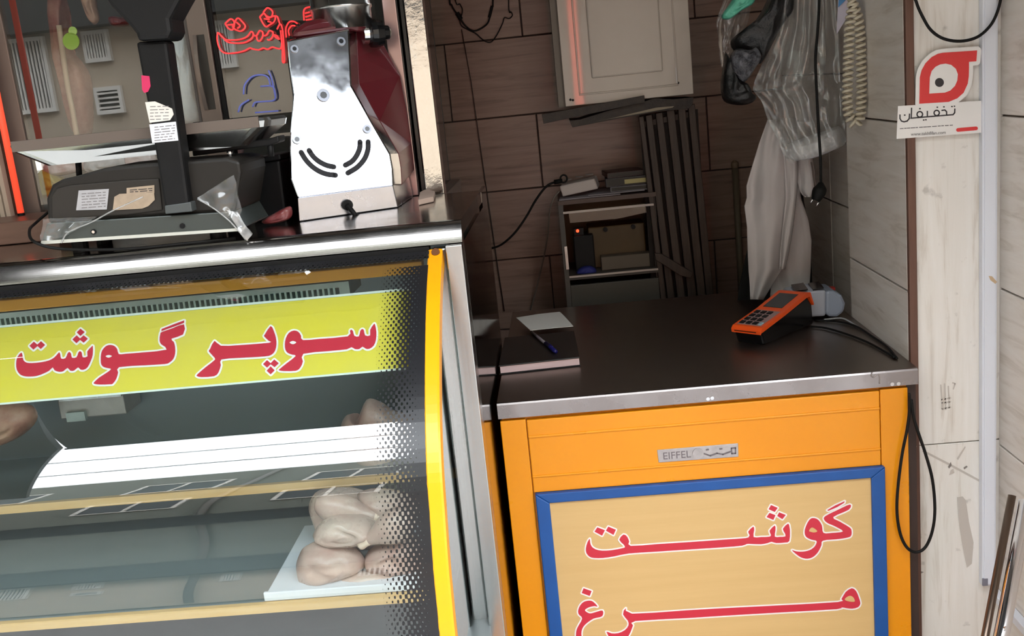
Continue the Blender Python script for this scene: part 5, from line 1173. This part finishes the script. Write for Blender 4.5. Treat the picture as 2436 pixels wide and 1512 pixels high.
# black bag with shiny crumpled side
YBG = 2.80
kb = thing('black_bag', 'crumpled black plastic bag hanging left inside the clear bag', 'bag', at_y(1760, 245, YBG))
bagk = pbr('black_bag_plastic', rgb(20, 20, 21), 0.35, nscale=40, bump=0.5, noise=0.2, col2=rgb(50, 50, 52))
puff('upper_fold', [at_y(*p, YBG) for p in ((1890, -190), (1905, -190), (1890, -60), (1888, 20), (1862, 60), (1835, 110), (1815, 145), (1800, 150), (1745, 120), (1742, 92), (1775, 90), (1790, 60), (1815, 20), (1850, -60))], 0.05, bagk, kb, wr=0.02, ws=22)
puff('lower_bulge', [at_y(*p, YBG-0.01) for p in ((1726, 122), (1735, 160), (1760, 190), (1780, 200), (1792, 225), (1800, 232), (1785, 246), (1755, 250), (1722, 240), (1714, 205), (1718, 170))], 0.04, bagk, kb, wr=0.015, ws=30)
puff('shiny_crumple', [at_y(*p, YBG-0.035) for p in ((1738, 130), (1755, 115), (1785, 118), (1800, 112), (1812, 135), (1795, 165), (1770, 196), (1748, 178), (1737, 155))], 0.03, pbr('silvery_crumple', rgb(70, 70, 76), 0.12, 0.4, nscale=55, bump=1.0, noise=0.6, col2=rgb(150, 150, 156)), kb, wr=0.02, ws=60)
cb_ = thing('clear_bag', 'large clear plastic bag of carrier bags hanging over the white coat', 'bag', at_y(1935, 385, 2.80))
def bagsheet(nm, rows_, Y, amp, parent, folds=9, nu=60, nv=50, seed=0.0):
    def f(u, v):
        t = v*(len(rows_)-1); i = min(int(t), len(rows_)-2); k = t-i
        y = rows_[i][0]*(1-k)+rows_[i+1][0]*k; xa_ = rows_[i][1]*(1-k)+rows_[i+1][1]*k; xb_ = rows_[i][2]*(1-k)+rows_[i+1][2]*k
        sl = rows_[i][3]*(1-k)+rows_[i+1][3]*k
        x = xa_+(xb_-xa_)*u
        d = amp*(0.5*math.sin(folds*math.pi*(u+0.06*math.sin(4*v+seed)))+0.9*vnoise(u*3, v*4, seed, 2.4)+0.5*vnoise(u*6, v*9, seed+3, 2.0))-0.05*math.sin(math.pi*u)*min(1, 0.25+v*1.2)
        return at_y(x, y+sl*u, Y+d)
    return new_obj(nm, bm_grid(f, nu, nv), bagmat, parent, smooth=True)
rows_f = [(-230, 1905, 1930, 0), (-140, 1880, 1960, 0), (-40, 1858, 1985, 0), (30, 1850, 1990, 0), (80, 1838, 1996, 0), (140, 1818, 2002, 0), (190, 1796, 2006, 0), (215, 1790, 2008, 0), (240, 1812, 2008, 0), (290, 1828, 2010, 0), (330, 1850, 2012, -10), (365, 1862, 2012, -22), (390, 1880, 2005, -42)]
tube('bag_hook', spline([at_y(1918, -225, 2.84), at_y(1918, -245, 2.84), Vector((0.77, 2.84, at_y(1918, -240, 2.84).z)), Vector((0.799, 2.84, at_y(1918, -240, 2.84).z))], 4), 0.004, chrome, cb_, 8)
bagsheet('bag_front', rows_f, 2.78, 0.018, cb_)
bagsheet('bag_back', rows_f, 2.88, 0.012, cb_, 7, 40, 40, 2.0)
bagsheet('bag_mouth', [(-40, 1760, 1800, 0), (0, 1722, 1790, 0), (50, 1704, 1780, 0), (90, 1708, 1765, 0), (130, 1712, 1750, 0), (160, 1716, 1740, 0)], 2.86, 0.014, cb_, 6, 30, 30, 5.0)
br_ = puff('carrier_bag_bundle', [at_y(*p, 2.82) for p in ((1868, 352), (1880, 340), (1920, 325), (1960, 312), (1995, 300), (2010, 318), (2010, 342), (1980, 358), (1935, 376), (1890, 382), (1872, 370))], 0.045, pbr('white_film_bundle', rgb(244, 244, 246), 0.5, nscale=30, bump=0.3), None, wr=0.008, ws=40); tag(br_, 'folded bundle of white carrier bags in the bottom of the clear bag', 'bags')
gnb = puff('green_bag', [at_y(*p, 2.80) for p in ((1716, 40), (1735, 10), (1765, -30), (1800, -30), (1795, 5), (1765, 25), (1735, 46))], 0.02, pbr('sea_green_film', rgb(96, 186, 158), 0.35, bump=0.5, nscale=40), None, wr=0.012, ws=40); tag(gnb, 'sea green plastic bag at the top of the clear bag', 'bag')
# notes on the wall, plug cord, coiled phone cord
def xw(px, py, X=0.742): return at_x(px, py, X)
nt_ = [at_y(*p, 2.66) for p in ((1990, 82), (1995, -30), (2022, -30), (2016, 40))]
o = prism('paper_note', nt_, offs(nt_, (0.0006, 0.002, 0)), pbr('lilac_paper', rgb(214, 206, 220), 0.7), None); tag(o, 'lilac paper note hanging beside the coiled cord', 'paper')
nt2 = [at_y(*p, 2.655) for p in ((1994, 18), (1997, -30), (2016, -30), (2012, 0))]
o = prism('blue_note', nt2, offs(nt2, (0.0004, 0.001, 0)), pbr('blue_paper', rgb(90, 150, 206), 0.6), None); tag(o, 'small blue paper slip above the lilac note', 'paper')
ck = thing('plug_cord', 'straight black cord with a two pin plug hanging before the clear bag', 'cord', at_y(1950, 470, 2.68))
tube('cord', spline([at_y(*p, 2.68) for p in ((1949, -350), (1949, -30), (1946, 60), (1940, 140), (1943, 220), (1947, 300), (1952, 380), (1953, 438))], 5), 0.0036, rubber, ck)
tube('plug_body', spline([at_y(*p, 2.68) for p in ((1953, 434), (1951, 448), (1946, 462), (1940, 476))], 4), lambda i: (0.006, 0.008, 0.011, 0.014, 0.017, 0.018, 0.018, 0.018, 0.017, 0.016, 0.015, 0.013, 0.012)[min(i, 12)], rubber, ck, 12)
for dx in (-7, 7): tube('pin', [at_y(1944+dx, 472+dx*0.5, 2.68), at_y(1934+dx, 487+dx*0.5, 2.68)], 0.0024, chrome, ck, 8)
tube('second_cord', spline([at_y(*p, 2.69) for p in ((1930, 385), (1934, 410), (1938, 440), (1942, 455))], 4), 0.002, pbr('brown_cord', rgb(80, 66, 58), 0.6), ck, 6)
def coil(nm, path, rr, wr_, turns, mat, parent):
    P_ = spline(path, 40); n = turns*14; out = []
    L_ = [0.0]
    for a, b in zip(P_, P_[1:]): L_.append(L_[-1]+(b-a).length)
    for k in range(n+1):
        s = L_[-1]*k/n; i = 0
        while i < len(L_)-2 and L_[i+1] < s: i += 1
        t = (s-L_[i])/max(1e-9, L_[i+1]-L_[i]); p = P_[i].lerp(P_[i+1], t)
        tg = (P_[min(i+2, len(P_)-1)]-P_[max(i-1, 0)]).normalized()
        bx_ = tg.cross(Vector((0, 1, 0))).normalized(); by_ = tg.cross(bx_)
        a = 2*math.pi*turns*k/n; out.append(p+(bx_*math.cos(a)+by_*math.sin(a))*rr)
    return tube(nm, out, wr_, mat, parent, 6)
YH = 2.52
hc_ = thing('coiled_phone_cord', 'cream coiled phone handset cord hanging in a long loop on the right wall', 'cord', at_y(2033, 305, YH))
coil('coiled_cord', [at_y(*p, YH) for p in ((2036, -190), (2036, -60), (2030, 0), (2022, 60), (2019, 120), (2017, 180), (2016, 240), (2020, 275), (2030, 294), (2040, 292), (2047, 270), (2049, 220), (2048, 150), (2046, 90), (2040, 40), (2026, 0), (2020, -60), (2022, -190))], 0.0100, 0.0036, 72, pbr('cream_coil_plastic', rgb(202, 192, 170), 0.45), hc_)

# ================================================================== JAMB: STICKER, TRUNKING, CABLES, CHROME TUBE
YJ = 2.2595
stk = thing('shop_sticker', 'white and red advertising sticker on the tiled jamb with a drop shaped logo', 'sticker', at_y(2235, 330, YJ))
J = 240/1296
YK = 2.2472
def onj(a, b, d): return at_y(2120+a*J, 80+b*J, YK-d)
card_ = letter('card', [(88, 930), (1160, 860), (1155, 1270), (68, 1352)], onj, white_print, stk, 0, d1=0.0002)
drop = [(665, 245), (880, 230), (1105, 215), (1100, 285), (1095, 355), (1000, 362), (1000, 440), (998, 540), (985, 640), (930, 760), (850, 830), (740, 876), (550, 888), (360, 900), (364, 800), (368, 560), (390, 470), (440, 380), (520, 300), (600, 258)]
letter('logo_drop', drop, onj, pbr('logo_red', rgb(226, 62, 62), 0.45), stk, 0, out_mat=white_print, out_w=52, d0=0.0004, d1=0.0010)
letter('logo_hole', [(700, 385), (770, 400), (830, 450), (857, 520), (850, 600), (820, 670), (760, 730), (690, 757), (590, 763), (490, 770), (493, 660), (497, 560), (520, 480), (570, 425), (630, 395)], onj, white_print, stk, 0, d1=0.0014)
letter('logo_dot', [(620+58*math.cos(2*math.pi*k/20), 627+58*math.sin(2*math.pi*k/20)) for k in range(20)], onj, ink, stk, 0, d1=0.0018)
circ = lambda cx, cy, r_: [(cx+r_*math.cos(2*math.pi*k/14), cy+r_*math.sin(2*math.pi*k/14)) for k in range(15)]
ribbon('sticker_word', [[(818, 965), (816, 1015), (796, 1040), (700, 1048), (480, 1066), (250, 1086)], [(650, 985), (690, 980), (712, 1002), (712, 1046)], circ(585, 1018, 34), [(465, 995), (465, 1064)], circ(368, 1036, 36), [(262, 955), (258, 1086)],
     [(113, 1042), (113, 1090), (132, 1122), (165, 1132), (205, 1122), (232, 1090), (236, 1030)], [(776, 936), (786, 936)], [(808, 932), (818, 932)], [(672, 940), (684, 940)], [(587, 945), (599, 945)], [(412, 1109), (424, 1109)], [(440, 1106), (452, 1106)], [(364, 963), (376, 963)], [(168, 1046), (180, 1046)]], onj, ink, stk, 17, d=0.0006)
st_ = []; x = 115
while x < 800:
    e = x+R.uniform(24, 60); st_.append([(x, 1220-(x-115)*0.068), (min(e, 805), 1220-(e-115)*0.068)]); x = e+R.uniform(8, 20)
ribbon('sticker_small_print', st_, onj, grey_ink, stk, 11, d=0.0006)
ca, cb2 = onj(270, 1292, 0), onj(680, 1270, 0)
sl_ = math.atan2(cb2.z-ca.z, cb2.x-ca.x)
text_mesh('sticker_web_address', 'www.takhfifan.com', 0.0095, Matrix.Translation((ca+cb2)/2+Vector((0, -0.0012, 0))) @ Matrix.Rotation(-sl_, 4, 'Y') @ Matrix.Rotation(math.pi/2, 4, 'X'), grey_ink, stk, 0.0001)
pill = [(835+24+24*math.cos(a), 1236+24*math.sin(a)) for a in [math.pi/2+math.pi*k/8 for k in range(9)]]+[(1090+24*math.cos(a), 1216+24*math.sin(a)) for a in [-math.pi/2+math.pi*k/8 for k in range(9)]]
letter('sticker_bar', pill, onj, pbr('logo_red', rgb(226, 62, 62)), stk, 0, d1=0.0008)
# trunking
tk = thing('cable_trunking', 'white plastic cable trunking running up the edge of the tiled jamb', 'trunking', (0.925, 2.25, 0.45))
xa_, xb_ = at_y(2337, 500, 2.24).x, at_y(2373, 500, 2.24).x
zk = at_y(2355, 1392, 2.24).z
box('trunk', xa_, xb_, 2.240, 2.2595, zk, 2.6, white_plastic, tk, bevel=0.002)
box('cover_strip', xa_+0.004, xb_-0.004, 2.2375, 2.2405, zk+0.004, 2.6, white_plastic, tk, bevel=0.001)
box('end_cap', xa_, xa_+0.012, 2.2365, 2.2405, zk+0.002, zk+0.02, pbr('grey_cap', rgb(120, 118, 130), 0.5), tk)
lowz = at_y(2340, 1412, 2.25).z
box('lower_run', 0.925, 0.9445, 1.5, 2.258, lowz-0.012, lowz+0.008, white_plastic, tk, bevel=0.002)
k = at_y(2362, 660, 2.2365); 
pw = prism('stain', [at_y(*p, 2.2368) for p in ((2352, 656), (2360, 657), (2372, 670), (2368, 675), (2356, 666))], [at_y(*p, 2.2374) for p in ((2352, 656), (2360, 657), (2372, 670), (2368, 675), (2356, 666))], pbr('tan_stain', rgb(196, 168, 136), 0.7), tk)
# black cable hung in a loop, lower right
cable('looped_cable', [at_y(*p, 2.19) for p in ((2163, 935), (2164, 970), (2158, 1020), (2146, 1080), (2136, 1160), (2134, 1220), (2142, 1270), (2158, 1302), (2180, 1313), (2202, 1300), (2218, 1262), (2224, 1210), (2218, 1140), (2202, 1080), (2185, 1030), (2173, 990), (2168, 950))], 0.0035, rubber, 'black cable hanging in a long loop over the cabinet edge and jamb', n=5)
cable('top_cable', [at_y(*p, 2.225) for p in ((2166, -300), (2172, -40), (2180, 5), (2195, 40), (2215, 72), (2245, 92), (2285, 98), (2325, 88), (2355, 62), (2372, 30), (2382, -10), (2387, -60), (2390, -300))], 0.0032, rubber, 'dark cable drooping in an arc above the sticker', n=5)
sw = cable('thin_wire', [at_y(*p, 2.24) for p in ((2164, 1020), (2165, 1045), (2170, 1058), (2180, 1062))], 0.0014, pbr('pale_wire', rgb(190, 186, 180), 0.4), 'tiny pale wire end beside the cabinet edge', n=4)
# scuffs, pencil marks and a diagonal grey line on the jamb tiles
jm = pbr('jamb_mark_grey', rgb(198, 189, 180), 0.8); jd = pbr('scuff_dark', rgb(130, 122, 116), 0.8)
def scuff(nm, pts, mt): 
    o = letter(nm, pts, lambda a, b, d: at_y(a, b, YJ-d), mt, wall_jamb, 0, d1=0.0006); return o
scuff('scuff', [(2277, 1182), (2290, 1180), (2298, 1190), (2305, 1240), (2316, 1290), (2312, 1340), (2300, 1350), (2288, 1290), (2280, 1230)], jm)
scuff('scuff', [(2255, 1110), (2262, 1098), (2264, 1106), (2258, 1114)], jd); scuff('scuff', [(2276, 1090), (2296, 1060), (2297, 1064), (2279, 1094)], jm)
scuff('scuff', [(2292, 1112), (2300, 1107), (2302, 1110), (2294, 1116)], jd); scuff('scuff', [(2262, 1118), (2268, 1114), (2270, 1124), (2258, 1130)], jm); scuff('scuff', [(2187, 1357), (2198, 1360), (2190, 1364)], jd)
ribbon('jamb_line', [[(2238, 915), (2242, 975)], [(2247, 912), (2250, 974)], [(2256, 918), (2258, 970)], [(2240, 950), (2262, 946)], [(2241, 958), (2262, 955)], [(2241, 972), (2262, 968)], [(2266, 910), (2272, 912), (2268, 925)]], lambda a, b, d: at_y(a, b, YJ-d), jm, wall_jamb, 3, d=0.0005)
ribbon('jamb_line', [[(2196, 1072), (2260, 1105)], [(2260, 1105), (2332, 1144)]], lambda a, b, d: at_y(a, b, YJ-d), jm, wall_jamb, 5, d=0.0004)  # faint grey diagonal line across the lower jamb
# chrome tube at the lower right corner
cht = thing('chrome_tube', 'slanted chrome tube at the lower right corner before the outer wall', 'rail', at_y(2390, 1512, 1.9))
a, b = at_y(2436, 1225, 1.95), at_y(2382, 1512, 1.85); d = (a-b).normalized()
tube('tube', [b-d*0.5, a+d*0.03], 0.0145, chrome, cht, 20)
tube('rear_tube', [b-d*0.5+Vector((-0.016, 0.03, 0)), a+d*0.03+Vector((-0.016, 0.03, 0))], 0.008, pbr('bronze_tube', rgb(120, 104, 92), 0.3, 0.9), cht, 12)
k = at_y(2383, 1483, 1.86); disc('rivet', k-Vector((0, 0.016, 0)), (0, -1, 0), 0.004, 0.003, chrome, cht, 10)
